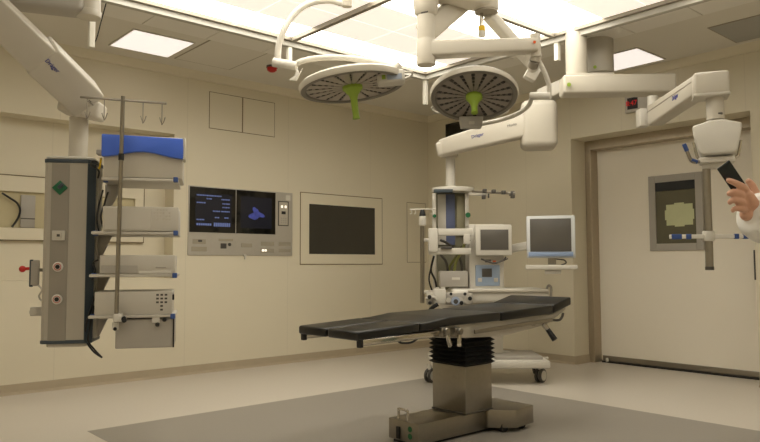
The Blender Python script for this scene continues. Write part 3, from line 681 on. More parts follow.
pa_, pb_ = P(488, 14, S+.24), P(531, 62, S+.62)
obj('secondary_arm', MB().beam(pa_, pb_, .075, .085, .015), M['white'], t)
obj('secondary_joint', MB().cyl(P(526, 47, S+.5), P(534, 69, S+.64), .045, bev=.008), M['white'], t)
M_, sz_ = cfr(527, 66, 539, 79, S+.62, .08); b = MB(); b.obox(M_ @ Mx.Rotation(.5, 4, 'Y'), sz_, .008); o = obj('connector_box', b, M['white'], t)
# ------------------------------------------------------------------ surgical lights
def lamp_frame(c, elev, roll=0, yawoff=0):
    n = (-AH)*math.cos(elev) - Z*math.sin(elev)       # outward normal of the lit face
    n.rotate(Mx.Rotation(yawoff, 3, 'Z')); n.rotate(Mx.Rotation(roll, 3, AH))
    zz = -n; xx = RH.copy(); xx.rotate(Mx.Rotation(roll, 3, AH)); yy = zz.cross(xx).normalized(); xx = yy.cross(zz)
    return basis(xx, yy, zz, c)
def lamp_head(t, F, r, nsp, handle, lens=1.0, fm=None, gm=None):
    th = .1*r/.33
    body = obj('lamp_body', MB().lathe([(r*.93, 0), (r*.985, -.004), (r, .012), (r, .03), (r*.95, .045), (r*.6, .056), (r*.35, .062), (0, .064)], F, 64), M['cream'], t)
    obj('bezel', MB().lathe([(r*.87, .004), (r*.89, -.006), (r*.965, -.006), (r*.985, .002)], F, 64), mat('bezel_grey', (122, 116, 106), .45), body)
    obj('back_cover', MB().lathe([(r*.55, .05), (r*.53, .075), (r*.42, .09), (0, .094)], F, 48), M['white'], body)
    face = obj('lamp_face', MB().lathe([(0, .008), (r*.9, .008), (r*.9, .02)], F, 64), gm or M['lampgap'], t)
    b = MB()
    for k in range(nsp):
        a0 = 2*PI*k/nsp; hw = PI/nsp*.72; d_ = MB()
        q = [(r*.2*math.cos(a0-hw), r*.2*math.sin(a0-hw)), (r*.86*math.cos(a0-hw), r*.86*math.sin(a0-hw)), (r*.87*math.cos(a0), r*.87*math.sin(a0)), (r*.86*math.cos(a0+hw), r*.86*math.sin(a0+hw)), (r*.2*math.cos(a0+hw), r*.2*math.sin(a0+hw))]
        b.prism(q, F @ Mx.Translation((0, 0, .003)), .006)
        a1 = a0+PI/nsp; u_ = V((math.cos(a1), math.sin(a1), 0)); v_ = V((-math.sin(a1), math.cos(a1), 0))
        for j in range(4):
            rr = r*(.42+.125*j); hw2 = (.006+.0022*j)*lens
            d_.obox(F @ basis(u_, v_, Z, u_*rr+Z*.005), (.022, hw2*2, .008), .002, 1)
        obj('led_row', d_, M['led'], face)
    obj('reflector_vanes', b, fm or M['lampface'], face, False)
    hd = obj('handle', MB().lathe([(0, .01), (r*.19, .01), (r*.19, -.012), (r*.15, -.025), (.03, -.05), (.022, -.075), (.02, -handle+.02), (.024, -handle), (0, -handle-.002)], F, 32), M['lime'], t); lab(hd, 'lime green grip handle')
    return body
def loop(t, F, ang, r):
    b = MB(); ca, sa_ = math.cos(ang), math.sin(ang); ca2, sa2 = math.cos(ang+.22), math.sin(ang+.22); ca1, sa1 = math.cos(ang-.22), math.sin(ang-.22)
    b.tube([F @ V((r*.98*ca1, r*.98*sa1, .03)), F @ V((r*1.13*math.cos(ang-.1), r*1.13*math.sin(ang-.1), .035)), F @ V((r*1.13*math.cos(ang+.1), r*1.13*math.sin(ang+.1), .035)), F @ V((r*.98*ca2, r*.98*sa2, .03))], .007, 8)
    obj('side_handle', b, M['white'], t)
# left light
dl = 4.3; cL = P(352.5, 87.5, dl); rL = 53.3/FPX*dl
t = thing('surgical_light', cL, 'left surgical light, tilted almost flat, with green handle hanging down', 'surgical light', 'round surgical lights')
FL = lamp_frame(cL, math.radians(88), math.radians(-7))
bodyL = lamp_head(t, FL, rL, 18, .2, .4, None, M['lampgap2'])
jl = P(391, 76, dl-.02)
M_, sz_ = cfr(377, 69, 405, 82, dl-.16, .12); b = MB(); b.obox(M_ @ Mx.Rotation(-.08, 4, 'Y'), sz_, .015, 3); jb = obj('yoke_joint', b, M['white'], t)
b = MB(); b.obox(M_ @ Mx.Rotation(-.08, 4, 'Y') @ Mx.Translation((-.045, -.061, -.005)), (.022, .004, .03), .001, 1); obj('joint_mark', b, M['lime'], jb)
b = MB(); b.obox(M_ @ Mx.Rotation(-.08, 4, 'Y') @ Mx.Translation((.02, -.061, -.008)), (.09, .004, .034), .001, 1); obj('joint_label', b, mat('pale_blue_label', (165, 175, 190), .5), jb)
obj('joint_knob', MB().cyl(P(395, 69, dl-.1), P(400, 64, dl-.1), .025, .02, bev=.004), M['white'], jb)
obj('yoke', MB().tube([P(x, y, d_) for x, y, d_ in ((294, 66, 4.38), (301, 61.5, 4.38), (315, 58.5, 4.4), (332, 57.5, 4.4), (352, 58.5, 4.38), (375, 62, 4.32), (396, 67.5, 4.22))], .019), M['white'], t)
obj('yoke_tube', MB().cyl(P(273, 62, 4.4), P(297, 66.5, 4.38), .03, bev=.006), M['white'], t)
obj('curved_arm', MB().tube([P(x, y, d_) for x, y, d_ in ((347, -14, 4.5), (347, 1, 4.5), (343, 3.5, 4.5), (330, .5, 4.48), (314, 2, 4.46), (301, 8, 4.44), (291, 18, 4.42), (283, 32, 4.4), (278.5, 47, 4.4), (277.5, 63, 4.4))], .021), M['white'], t)
obj('arm_socket', MB().cyl(P(347, 7, 4.5), P(347, -16, 4.5), .034, bev=.005), M['cream'], t)
e = P(347, -14, 4.5); obj('spring_arm', MB().beam(P(420, -18, S), V((e.x, e.y, P(420, -18, S).z)), .09, .1, .02), M['cream'], t)
b = MB(); q = P(300, 76, dl-.02)
b.prism([(-.07, -.03), (-.02, -.035), (.02, .05), (-.005, .01), (-.015, .055), (-.03, .0)], basis(RH, Z, -AH, q), .02, .004); obj('side_handle', b, M['white'], t)
loop(t, FL, -.05, rL)
# right light
dr_ = 4.75; cR = P(474, 97, dr_); rR = 44/FPX*dr_
t = thing('surgical_light', cR, 'right surgical light facing the viewer with ringed grey segments', 'surgical light', 'round surgical lights')
FR = lamp_frame(cR, math.radians(68.5), math.radians(2))
bodyR = lamp_head(t, FR, rR, 20, .13, 1.0, M['lampface2'])
za = P(426, 48, S)
obj('swing_arm', MB().beam(SV(P(430, 50.5, S).z), P(537, 46, S+.05), .11, .105, .018, .09), M['cream'], t)
obj('arm_sleeve', MB().cyl(SV(P(426, 66, S).z), SV(P(426, 40, S).z), .061, seg=32, bev=.006), M['cream'], t)
aj = P(535, 47, S+.05); o = obj('elbow_joint', MB().cyl(P(536, 57, S+.05), P(535, 34, S+.05), .034, seg=28, bev=.005), M['cream'], t)
obj('elbow_mark', MB().cyl(P(534.5, 42, S-.02), P(534.5, 42, S+.02), .009), M['orange'], o)
obj('elbow_ring', MB().cyl(P(533, 66, S+.12), P(535, 60, S+.07), .034, seg=28), M['edge'], o)
obj('elbow_cap', MB().cyl(P(535, 61, S+.08), P(537, 53, S+.06), .036, .034, seg=28, bev=.005), M['cream'], o)
obj('curved_arm', MB().tube([P(x, y, d_) for x, y, d_ in ((538, 60, S+.08), (542, 67, S+.1), (546, 76, S+.12), (549, 86, S+.14), (549, 96, S+.15))], .016), M['white'], t)
obj('yoke_tube', MB().cyl(P(530, 96, S+.2), P(551, 96, S+.14), .026, bev=.005), M['white'], t)
br = FR @ V((0, -rR*1.0, .0)) if (FR @ V((0, -rR, 0))).z < cR.z else FR @ V((0, rR*1.0, .0))
dd = (br-EYE).dot(FW)
obj('yoke', MB().tube([P(x, y, d_) for x, y, d_ in ((532, 96, S+.2), (530, 103, S+.26), (525, 109, S+.34), (515, 115, S+.42), (500, 120, dd+.02), (484, 123.5, dd+.03), (470, 125, dd+.03))], .016), M['white'], t)
M_, sz_ = cfr(459, 117, 483, 128.5, dd-.05, .07); b = MB(); b.prism([(-.5*sz_[0], .5*sz_[2]), (.5*sz_[0], .5*sz_[2]), (.42*sz_[0], -.5*sz_[2]), (-.42*sz_[0], -.5*sz_[2])], M_ @ Mx.Rotation(PI/2, 4, 'X'), .07, .006); hb = obj('yoke_bracket', b, M['grey'], t)
b = MB(); b.obox(M_ @ Mx.Translation((0, -.072, -.008)), (.04, .006, .022), .003); obj('bracket_label', b, M['lgrey'], hb)
loop(t, FR, .75, rR); loop(t, FR, PI-.75, rR)
# ------------------------------------------------------------------ right pendant
d0 = 5.75
hb0 = PZ(577, 40, H)
t = thing('equipment_pendant', (hb0.x, hb0.y, H), 'cream ceiling pendant with a folded arm hanging before the door', 'medical pendant')
zlow = P(577, 78, d0).z; hx, hy = P(576.5, 60, d0).x, P(576.5, 60, d0).y
obj('ceiling_tube', MB().cyl((hx, hy, zlow), (hx, hy, H), .088, seg=36), M['cream'], t)
zl = P(577, 87, d0).z
ar1 = P(669, 88.5, d0-.05)
pts_ = [V((hx, hy, zl)), V((ar1.x, ar1.y, zl))]
dirn = (pts_[1]-pts_[0]).normalized()
ea_ = obj('extension_arm', MB().beam(pts_[0]-dirn*.13, pts_[1]+dirn*.03, .2, .155, .02), M['cream'], t)
obj('arm_mark', MB().cyl(P(569, 84.5, d0-.14), P(569, 84.5, d0-.07), .016), M['lime'], ea_)
obj('arm_top_plate', MB().beam(pts_[0]-dirn*.1+Z*.08, pts_[0]+dirn*.28+Z*.08, .18, .02, .004), M['lgrey'], ea_)
jx = P(653, 110, d0-.15)
obj('pivot', MB().cyl(P(652.5, 124, d0-.12), P(652.5, 96, d0-.12), .042, seg=28, bev=.008), M['white'], t)
b = MB(); b.cbox(640, 108, 650, 126, d0-.2, .1, 0, .01); obj('pivot_block', b, M['white'], t)
p4 = 4.3
s0_, s1_ = P(655, 116, 5.45), P(705, 83, p4+.07)
sa = obj('spring_arm', MB().beam(s0_, s1_, .12, .16, .015, .125, .12), M['cream'], t)
hd = P(711.5, 82.5, p4); M_, sz_ = cfr(695, 70.5, 728, 94, p4-.07, .16, .8); b = MB(); b.obox(M_, sz_, .02, 3); obj('arm_head', b, M['cream'], t)
b = MB(); b.obox(M_ @ Mx.Translation((0, 0, -sz_[2]/2)), (sz_[0]+.006, sz_[1]+.006, .02), .008); obj('head_trim', b, M['lgrey'], t)
axd = (s1_-s0_).normalized(); sdv = axd.cross(Z).normalized(); sdv = sdv if sdv.dot(EYE-s0_) > 0 else -sdv
text('arm_lettering', 'Dräger', .045, onface(675, 97, s0_+sdv*.0615, sdv), axd, sdv.cross(axd) if sdv.cross(axd).z > 0 else -sdv.cross(axd), M['logo'], sa)
obj('arm_groove', MB().beam(s0_+sdv*.059+Z*.03, s1_+sdv*.059+Z*.024, .006, .008, .001), M['edge'], sa)
pp = P(715, 106, p4); 
obj('drop_pipe', MB().cyl(V((pp.x, pp.y, P(715, 120, p4).z)), V((pp.x, pp.y, P(715, 92, p4).z)), .051, seg=32), M['cream'], t)
obj('pipe_label', MB().cbox(718, 112, 723, 114.5, p4-.055, .01), M['print'], t)
M_, sz_ = cfr(694.5, 119, 740, 154, p4-.12, .24, 1)
wx, wz = sz_[0]/2, sz_[2]/2
b = MB(); b.prism([(-wx, wz*.72), (-wx*.5, wz*.9), (-wx*.3, wz), (wx*.3, wz), (wx*.5, wz*.9), (wx, wz*.72), (wx*.93, wz*.1), (wx*.78, -wz*.8), (wx*.65, -wz), (-wx*.6, -wz), (-wx*.75, -wz*.8), (-wx*.95, wz*.1)], M_ @ Mx.Translation((0, .12, 0)) @ Mx.Rotation(PI/2, 4, 'X'), .24, .014, 3); hh = obj('pendant_head', b, M['white'], t)
b = MB(); b.tube([M_ @ V((-wx*.96, .02, -wz*.05)), M_ @ V((-wx*.88, .02, -wz*.7)), M_ @ V((-wx*.72, .02, -wz*1.06)), M_ @ V((0, .02, -wz*1.1)), M_ @ V((wx*.72, .02, -wz*1.06)), M_ @ V((wx*.86, .02, -wz*.7)), M_ @ V((wx*.94, .02, -wz*.1))], .009); obj('grab_rail', b, M['chrome'], hh)
b = MB(); b.cbox(700, 156, 733, 162, p4-.09, .15, 1, .01).cbox(703, 161, 727, 168, p4-.05, .1, 1, .008); obj('collar', b, M['white'], t)
# pole, rail and hook
q0, q1 = P(706.3, 166, p4), P(708.3, 269, p4)
q1 = V((q0.x, q0.y, q1.z))
pole = obj('pole', MB().cyl(q0+Z*.02, q1, .0235, seg=28), M['steel'], t)
obj('pole_cap', MB().cyl(q1-Z*.006, q1+Z*.015, .0255, seg=28), M['dgrey'], pole)
r0_, r1_ = P(669.5, 238, p4-.01), P(750, 235, p4-.05); r1_.z = r0_.z = (r0_.z+r1_.z)/2
rail = obj('crossbar', MB().beam(r0_, r1_, .02, .026, .004), M['white'], t)
for f0, f1 in ((.02, .15), (.2, .27), (.8, .86), (.91, .98)):
    obj('rail_clip', MB().beam(r0_.lerp(r1_, f0), r0_.lerp(r1_, f1), .026, .032, .005), M['blue2'], rail)
obj('rail_clamp', MB().cyl(P(708.5, 241, p4-.02), P(708.5, 231, p4-.02), .036, seg=24, bev=.006), M['white'], t)
b = MB(); b.tube([P(704, 160, p4-.04), P(696, 162, p4-.04), P(691, 160, p4-.04), P(687, 151, p4-.04), P(684.5, 145, p4-.04)], .011); hk = obj('swivel_hook', b, M['steel'], t)
obj('hook_tip', MB().cyl(P(687, 151, p4-.04), P(684, 144, p4-.04), .013), M['blue2'], hk)
obj('hook_joint', MB().cyl(P(697, 162, p4-.04), P(691, 160, p4-.04), .0125), M['blue2'], hk)
# ------------------------------------------------------------------ anaesthesia pendant
da = 6.2
t = thing('anaesthesia_pendant', P(450, 187, 6.7), 'cream ceiling pendant with rounded housing and column behind the anaesthesia machine', 'medical pendant')
M_, sz_ = cfr(522, 98, 558, 147, da-.1, .3, .6)
b = MB(); b.obox(M_, (sz_[0], sz_[1], sz_[2]), .06, 4); obj('arm_housing', b, M['cream'], t)
mh = P(598, 56, d0+.25)
obj('ceiling_housing', MB().cyl(V((mh.x, mh.y, P(598, 75, d0+.25).z)), V((mh.x, mh.y, H)), .13, seg=32, bev=.01), M['lgrey'], t)
obj('housing_mark', MB().cyl(P(595, 67, d0+.1), P(595, 67, d0+.16), .014), M['lime'], t)
zA = P(545, 104, da).z
mc = P(541, 104, da+.05)
obj('extension_arm', MB().beam(V((mh.x, mh.y, P(598, 73, d0+.25).z)), V((mc.x, mc.y, P(541, 96, da).z)), .16, .12, .015), M['lgrey'], t)
s0_, s1_ = P(529, 124, da-.02), P(441, 148.5, 6.55)
sa = obj('spring_arm', MB().beam(s0_, s1_, .13, .23, .025, .155), M['cream'], t)
obj('arm_head', MB().beam(P(458, 145, 6.5), P(437.5, 151, 6.56), .14, .145, .03), M['cream'], t)
axd = (s0_-s1_).normalized(); sdv = axd.cross(Z).normalized(); sdv = sdv if sdv.dot(EYE-s0_) > 0 else -sdv; upv = sdv.cross(axd); upv = upv if upv.z > 0 else -upv
text('arm_lettering', 'Dräger', .042, onface(477.5, 135.5, s0_+sdv*.067, sdv), axd, upv, M['logo'], sa)
text('arm_lettering', 'Movita', .032, onface(512, 125, s0_+sdv*.067, sdv), axd, upv, M['print'], sa)
pp = P(450.5, 170, 6.65)
obj('drop_pipe', MB().cyl(V((pp.x, pp.y, P(450, 188, 6.65).z)), V((pp.x, pp.y, P(450, 150, 6.65).z)), .045, seg=28), M['white'], t)
obj('pipe_flange', MB().cyl(V((pp.x, pp.y, P(450, 157, 6.65).z)), V((pp.x, pp.y, P(450, 150, 6.65).z)), .075, seg=28, bev=.01), M['cream'], t)
da2 = 6.6
Mt = basis(RH, AH, Z, P(454, 191.5, da2))
ov = [(.205*math.cos(2*PI*k/40), .17*math.sin(2*PI*k/40)+.1) for k in range(40)]
b = MB(); b.prism(ov, Mt, .045, .008); cap = obj('top_plate', b, M['white'], t)
b = MB(); b.cbox(434, 189, 453, 192.5, da2-.11, .06, 0, .004); obj('plate_label', b, M['navy'], cap)
for x in (434.5, 467.5): obj('column_post', MB().cbox(x-1.8, 193, x+1.8, 292, da2, .04), M['lgrey'], t)
b = MB(); b.cbox(437, 193, 466, 290, da2+.1, .16, 0, .005); cb_ = obj('column', b, mat('greenish_grey_panel', (118, 114, 94), .5), t)
obj('column_strip', MB().cbox(446, 194, 455, 245, da2+.09, .03), mat('slate_blue_panel', (84, 92, 122), .5), cb_)
obj('column_strip', MB().cbox(438, 194, 446, 245, da2+.092, .03), M['lgrey'], cb_)
obj('column_strip', MB().cbox(456.5, 196, 465, 236, da2+.09, .03), mat('olive_grey_panel', (140, 134, 108), .5), cb_)
o = obj('gas_valve', MB().cyl(P(468, 215, da2-.03), P(468, 215, da2+.06), .026, seg=8), M['green'], cb_); lab(o, 'dark green gas valve')
obj('gas_valve', MB().cyl(P(434.5, 216, da2-.03), P(434.5, 216, da2+.03), .018, seg=8), M['green'], cb_)
# rail with small hooks
b = MB(); b.beam(P(472, 191.5, 6.45), P(515, 193.5, 6.2), .02, .022, .004); rl = obj('hook_rail', b, M['steel'], t)
b = MB()
for x, y in ((485, 190.5), (494, 191), (504, 192), (512, 193.5)): b.cbox(x-2, y-1.6, x+2, y+2, 6.22, .05, 0, .004)
b.cbox(511, 191, 515, 198, 6.2, .04).cbox(482, 195, 486, 199, 6.35, .03).cbox(488, 193.5, 489.5, 198, 6.3, .02); obj('rail_clip', b, M['dgrey'], rl)
obj('support_arm', MB().beam(P(470, 194, 6.6), P(488, 194.5, 6.4), .04, .03, .006), M['white'], t)
# ------------------------------------------------------------------ anaesthesia machine
dm = 6.35
t = thing('anaesthesia_machine', P(480, 372, dm), 'white anaesthesia machine on casters with a screen, behind the operating table', 'anaesthesia machine')
def cb(nm, m, x0, y0, x1, y1, d=dm, dep=.1, bev=.004, par=None, face=0): return obj(nm, MB().cbox(x0, y0, x1, y1, d, dep, face, bev), m, par or t)
cb('tower', M['white'], 469, 224, 504, 291, dm+.02, .28, .012)
cb('lower_body', M['cream'], 440, 300, 503, 354, dm+.05, .34, .01)
vp = cb('ventilator_panel', mat('ventilator_blue_grey', (146, 162, 184), .45), 475.5, 265, 500, 286, dm, .03, .008)
cb('panel_display', M['dgrey'], 482, 268.5, 492, 277, dm-.006, .01, .002, vp)
cb('panel_display_glass', M['glass'], 484, 271, 490.5, 275.5, dm-.006, .01, .001, vp)
for x in (478, 494): cb('panel_key', M['lgrey'], x, 278, x+4, 282, dm-.006, .01, .002, vp)
o = cb('alarm_light', M['orange'], 493, 260.5, 496, 263.5, dm, .03, .003)
cb('printed_mark', M['print'], 485, 259.5, 491, 262.5, dm+.015, .01, .001)
mo = cb('machine_screen', M['white'], 475.5, 224.5, 512, 255.5, dm-.1, .08, .012); lab(mo, 'white framed screen on the machine')
cb('display', M['screen'], 480.5, 229.5, 508.5, 250, dm-.103, .01, .002, mo)
cb('display_border', M['lgrey'], 479.5, 228.5, 509.5, 251, dm-.1015, .01, .002, mo)
# worktop with rounded front
M_, sz_ = cfr(452, 289, 550, 303, dm-.2, .5, 0)
b = MB(); b.obox(M_, sz_, .035, 4); wt = obj('worktop', b, M['white'], t)
b = MB(); b.cbox(468, 289.5, 549, 292, dm-.22, .04, 0, .004); obj('worktop_edge', b, M['cream'], wt)
b = MB(); b.tube([P(547, 297, dm-.1), P(547, 288, dm-.1), P(549, 285.5, dm-.1), P(551, 288, dm-.12), P(551, 296, dm-.12)], .011); obj('rail_loop', b, M['grey'], wt)
# breathing system and hoses
ab = cb('absorber_block', M['grey'], 440, 271, 468, 287, dm-.05, .16, .01)
cb('absorber_label', M['white'], 452, 277.5, 460, 280, dm-.055, .01, .001, ab)
b = MB()
for pts, in (([(440, 240), (447, 243), (455, 250), (461, 262), (462, 272)],), ([(436, 246), (441, 255), (446, 262), (448, 273)],), ([(470, 240), (462, 247), (457, 258), (453, 272)],)):
    b.tube([P(x, y, dm+.04) for x, y in pts], .012)
obj('hose', b, M['dgrey'], t)
b = MB(); b.tube([P(x, y, dm+.02) for x, y in ((466, 240), (461, 252), (456, 262), (454, 273))], .014).tube([P(x, y, dm+.06) for x, y in ((462, 246), (457, 256), (450, 266), (449, 274))], .012); o = obj('hose', b, mat('olive_hose', (130, 132, 70), .5), t); lab(o, 'olive green hoses')
b = MB(); b.tube([P(x, y, dm-.02) for x, y in ((434, 256), (431, 270), (435, 280), (437, 290))], .01).tube([P(x, y, dm-.02) for x, y in ((431, 268), (429, 280), (433, 293))], .008); obj('hose', b, M['black'], t)
# white bracket arms
br_ = cb('monitor_bracket', M['white'], 428.5, 228, 438, 252, dm-.12, .05, .01)
cb('bracket_arm', M['white'], 438, 228.5, 473, 235.5, dm-.1, .06, .008, br_); cb('bracket_arm', M['white'], 429, 248, 471, 254.5, dm-.1, .06, .008, br_)
cb('bracket_clip', M['white'], 464, 234, 470, 244, dm-.12, .06, .006, br_); cb('bracket_clip', M['dgrey'], 441, 246.3, 452, 249, dm-.13, .05, .004, br_)
b = MB(); b.tube([P(481, 259, dm-.08), P(494, 263, dm-.1), P(503, 260, dm-.12), P(506, 257, dm-.14)], .008).tube([P(500, 262, dm-.12), P(508, 258.5, dm-.14)], .006); obj('cable_bracket', b, M['dgrey'], t)
# valve cluster
vc = cb('valve_block', M['white'], 434, 289, 446, 304, dm-.3, .1, .012)
cb('manifold', M['grey'], 446, 293, 473, 305, dm-.24, .2, .01, vc)
cb('side_valve', M['lgrey'], 427, 293, 434, 305, dm-.26, .08, .008, vc)
b = MB(); b.cyl(P(437.5, 290.5, dm-.25), P(437.5, 287.5, dm-.25), .016).cyl(P(443, 290.5, dm-.25), P(443, 287, dm-.25), .02); obj('valve_knob', b, M['white'], vc)
b = MB(); b.cyl(P(448.5, 300, dm-.34), P(448.5, 300, dm-.24), .022).cyl(P(459, 302, dm-.34), P(459, 302, dm-.24), .045).cyl(P(468, 300, dm-.34), P(468, 300, dm-.24), .035); obj('flow_valve', b, M['lgrey'], vc)
b = MB(); b.cyl(P(455.5, 301, dm-.37), P(455.5, 301, dm-.26), .038); o = obj('flow_gauge', b, mat('gauge_blue_white', (158, 170, 192), .3), vc); obj('gauge_dial', MB().cyl(P(455.8, 301.5, dm-.375), P(455.8, 301.5, dm-.365), .02), M['dgrey'], vc)
b = MB(); b.cyl(P(470, 298.5, dm-.37), P(470, 298.5, dm-.3), .018); obj('dark_knob', b, M['black'], vc)
for x, y, r in ((429.5, 297, .018), (430, 303, .016), (461.5, 303, .018), (465, 294, .014), (451, 294, .013)): obj('dark_knob', MB().cyl(P(x, y, dm-.37), P(x, y, dm-.27), r, bev=.003), M['black'], vc)
obj('dark_hose', MB().tube([P(438, 304, dm-.3), P(431, 309, dm-.3), P(430, 315, dm-.28)], .018), M['black'], vc)
b = MB(); b.tube([P(426, 299, dm-.3), P(433, 297, dm-.3), P(437, 300, dm-.3)], .014); obj('valve_pipe', b, M['lgrey'], vc)
# wheeled base
b = MB(); b.cbox(432, 361, 551, 369, dm-.28, .6, 0, .02); bs = obj('trolley_base', b, M['white'], t)
b = MB(); b.cbox(496, 356.5, 543, 361.5, dm-.2, .46, 0, .006); obj('foot_tray', b, M['grey'], bs)
b = MB(); b.tube([P(494, 352, dm+.1), P(507, 352, dm+.1), P(517, 356, dm+.1), P(530, 358.5, dm+.12), P(548, 358, dm+.15)], .013); obj('base_rail', b, M['white'], bs)
for x, y, d_ in ((540.5, 373.5, dm-.12), (430.5, 371.5, dm-.1), (538, 370, dm+.3), (445, 368, dm+.3)):
    c = P(x, y, d_); c.z = .066
    ax = (RH*.75-AH*.66).normalized()
    b = MB(); b.cyl(c-ax*.032, c-ax*.008, .064, seg=28, bev=.01).cyl(c+ax*.008, c+ax*.032, .064, seg=28, bev=.01); cs = obj('caster', b, M['dgrey'], bs)
    b = MB(); b.cyl(c+ax*.03, c+ax*.036, .044).cyl(c-ax*.009, c+ax*.009, .04).box(c+V((-.02, -.02, .05)), c+V((.02, .02, .1))); obj('caster_hub', b, M['white'], cs)
# gas pole at the machine's left side
b = MB(); b.cyl(P(422.3, 303, dm-.1), P(422.3, 226, dm-.1), .02); gp = obj('drip_pole', b, M['steel'], t); lab(gp, 'steel pole with black and white top')
b = MB(); b.cyl(P(422.5, 225.5, dm-.1), P(422.5, 216, dm-.1), .034, bev=.006); obj('pole_bottle', b, M['white'], gp)
b = MB(); b.cyl(P(422.5, 216.5, dm-.1), P(422.5, 209.5, dm-.1), .032, .018, bev=.003); obj('pole_cap', b, M['black'], gp)
b = MB(); b.cyl(P(410, 209.5, dm-.1), P(436, 209, dm-.1), .006)
for x in (411, 415, 432): b.tube([P(x, 209.5, dm-.1), P(x+1, 213, dm-.1), P(x-1, 214, dm-.1)], .004, 8)
obj('pole_hooks', b, M['white'], gp)
b = MB(); b.beam(P(422, 292, dm-.1), P(434, 292, dm-.1), .03, .03, .004).beam(P(422, 240, dm-.1), P(430, 240, dm-.1), .03, .03, .004); obj('pole_clamp', b, M['lgrey'], gp)
# ---- second monitor on its arm
t = thing('patient_monitor', P(550, 262, 6.2), 'pale blue framed monitor on an arm with a keyboard tray', 'monitor')
b = MB(); b.cbox(527, 215.5, 574.5, 258, 6.1, .06, 1, .01); mb_ = obj('monitor_frame', b, mat('pale_frame', (206, 208, 208), .4), t)
b = MB(); b.cbox(530.5, 218.5, 570.5, 251.5, 6.097, .01, 1, .002); obj('display', b, M['screen'], mb_)
b = MB(); b.cbox(529, 252, 572.5, 256.5, 6.068, .02, 1, .003); obj('button_strip', b, M['pblue'], mb_)
b = MB(); b.cbox(548, 257, 556, 264.5, 6.12, .03, 1, .004); obj('neck', b, M['steel'], t)
b = MB(); b.tube([P(556, 259, 6.14), P(564, 260, 6.14), P(566, 263, 6.12), P(561, 265, 6.12)], .006); obj('cable', b, M['dgrey'], t)
b = MB(); b.cbox(526, 265, 577, 269.5, 6.02, .18, 1, .008); ky = obj('keyboard_tray', b, M['white'], t)
b = MB(); b.cbox(545, 270, 561, 274, 6.04, .1, 1, .005); obj('tray_mount', b, M['lgrey'], ky)
b = MB(); b.beam(P(496, 252, 6.5), P(545, 242, 6.2), .05, .075, .012); obj('monitor_arm', b, M['white'], t)
# ------------------------------------------------------------------ phone in a raised hand
dp = 2.92
qd = [P(717.5, 170, dp), P(729, 159.5, dp-.02), P(745.3, 184, dp+.02), P(733.3, 193, dp+.02)]
ctr = sum(qd, V())/4; lx = (qd[2]-qd[1]+qd[3]-qd[0]); ll = lx.length/2; lx.normalize(); sx_ = (qd[1]-qd[0]+qd[2]-qd[3]); sl = sx_.length/2; sx_.normalize(); nz_ = lx.cross(sx_).normalized(); sx_ = nz_.cross(lx)
Mp = basis(lx, sx_, nz_, ctr)
t = thing('phone', ctr, 'black phone held up in a raised hand at the right edge', 'phone')
obj('phone_case', MB().obox(Mp, (ll*1.02, sl, .009), .004, 3), M['black'], t)
sg = 1 if nz_.dot(EYE-ctr) > 0 else -1
obj('phone_back', MB().obox(Mp @ Mx.Translation((0, 0, sg*.0046)), (ll*.97, sl*.94, .001)), mat('phone_teal_black', (22, 34, 36), .25), t)
# ------------------------------------------------------------------ person just outside the frame
def skin_mesh(chains, voxel, extra=None):
    mbx = MB()
    for ch in chains:
        me = bpy.data.meshes.new('s'); me.from_pydata([c[0] for c in ch], [(i, i+1) for i in range(len(ch)-1)], [])
        ob = bpy.data.objects.new('s', me); C.objects.link(ob)
        md = ob.modifiers.new('s', 'SKIN')
        for i, c in enumerate(ch):
            r = c[1]; me.skin_vertices[0].data[i].radius = r if isinstance(r, tuple) else (r, r)
        me.skin_vertices[0].data[0].use_root = True
        sb = ob.modifiers.new('b', 'SUBSURF'); sb.levels = 2; sb.render_levels = 2
        bpy.context.view_layer.update()
        m2 = bpy.data.meshes.new_from_object(ob.evaluated_get(bpy.context.evaluated_depsgraph_get()))
        mbx.bm.from_mesh(m2); bpy.data.objects.remove(ob); bpy.data.meshes.remove(m2)
    if extra: extra(mbx)
    me = bpy.data.meshes.new('s'); mbx.bm.to_mesh(me); mbx.bm.free()
    ob = bpy.data.objects.new('s', me); C.objects.link(ob)
    rm = ob.modifiers.new('r', 'REMESH'); rm.mode = 'VOXEL'; rm.voxel_size = voxel
    sm = ob.modifiers.new('m', 'SMOOTH'); sm.iterations = 4; sm.factor = .5
    bpy.context.view_layer.update()
    m2 = bpy.data.meshes.new_from_object(ob.evaluated_get(bpy.context.evaluated_depsgraph_get()))
    out = MB(); out.bm.from_mesh(m2); bpy.data.objects.remove(ob); bpy.data.meshes.remove(m2); return out
S3 = lambda x, y, d: P(x, y, d)
bx = P(880, 200, 3.25); bx.z = 0                       # ground point under the body, facing the view's left
FB = -RH; SB = AH                                     # body forward, body side
def B(f, s, z): return bx+FB*f+SB*s+Z*z
wr = S3(761, 215, 2.98); el = S3(822, 252, 3.06); sh = B(0, -.19, 1.42)
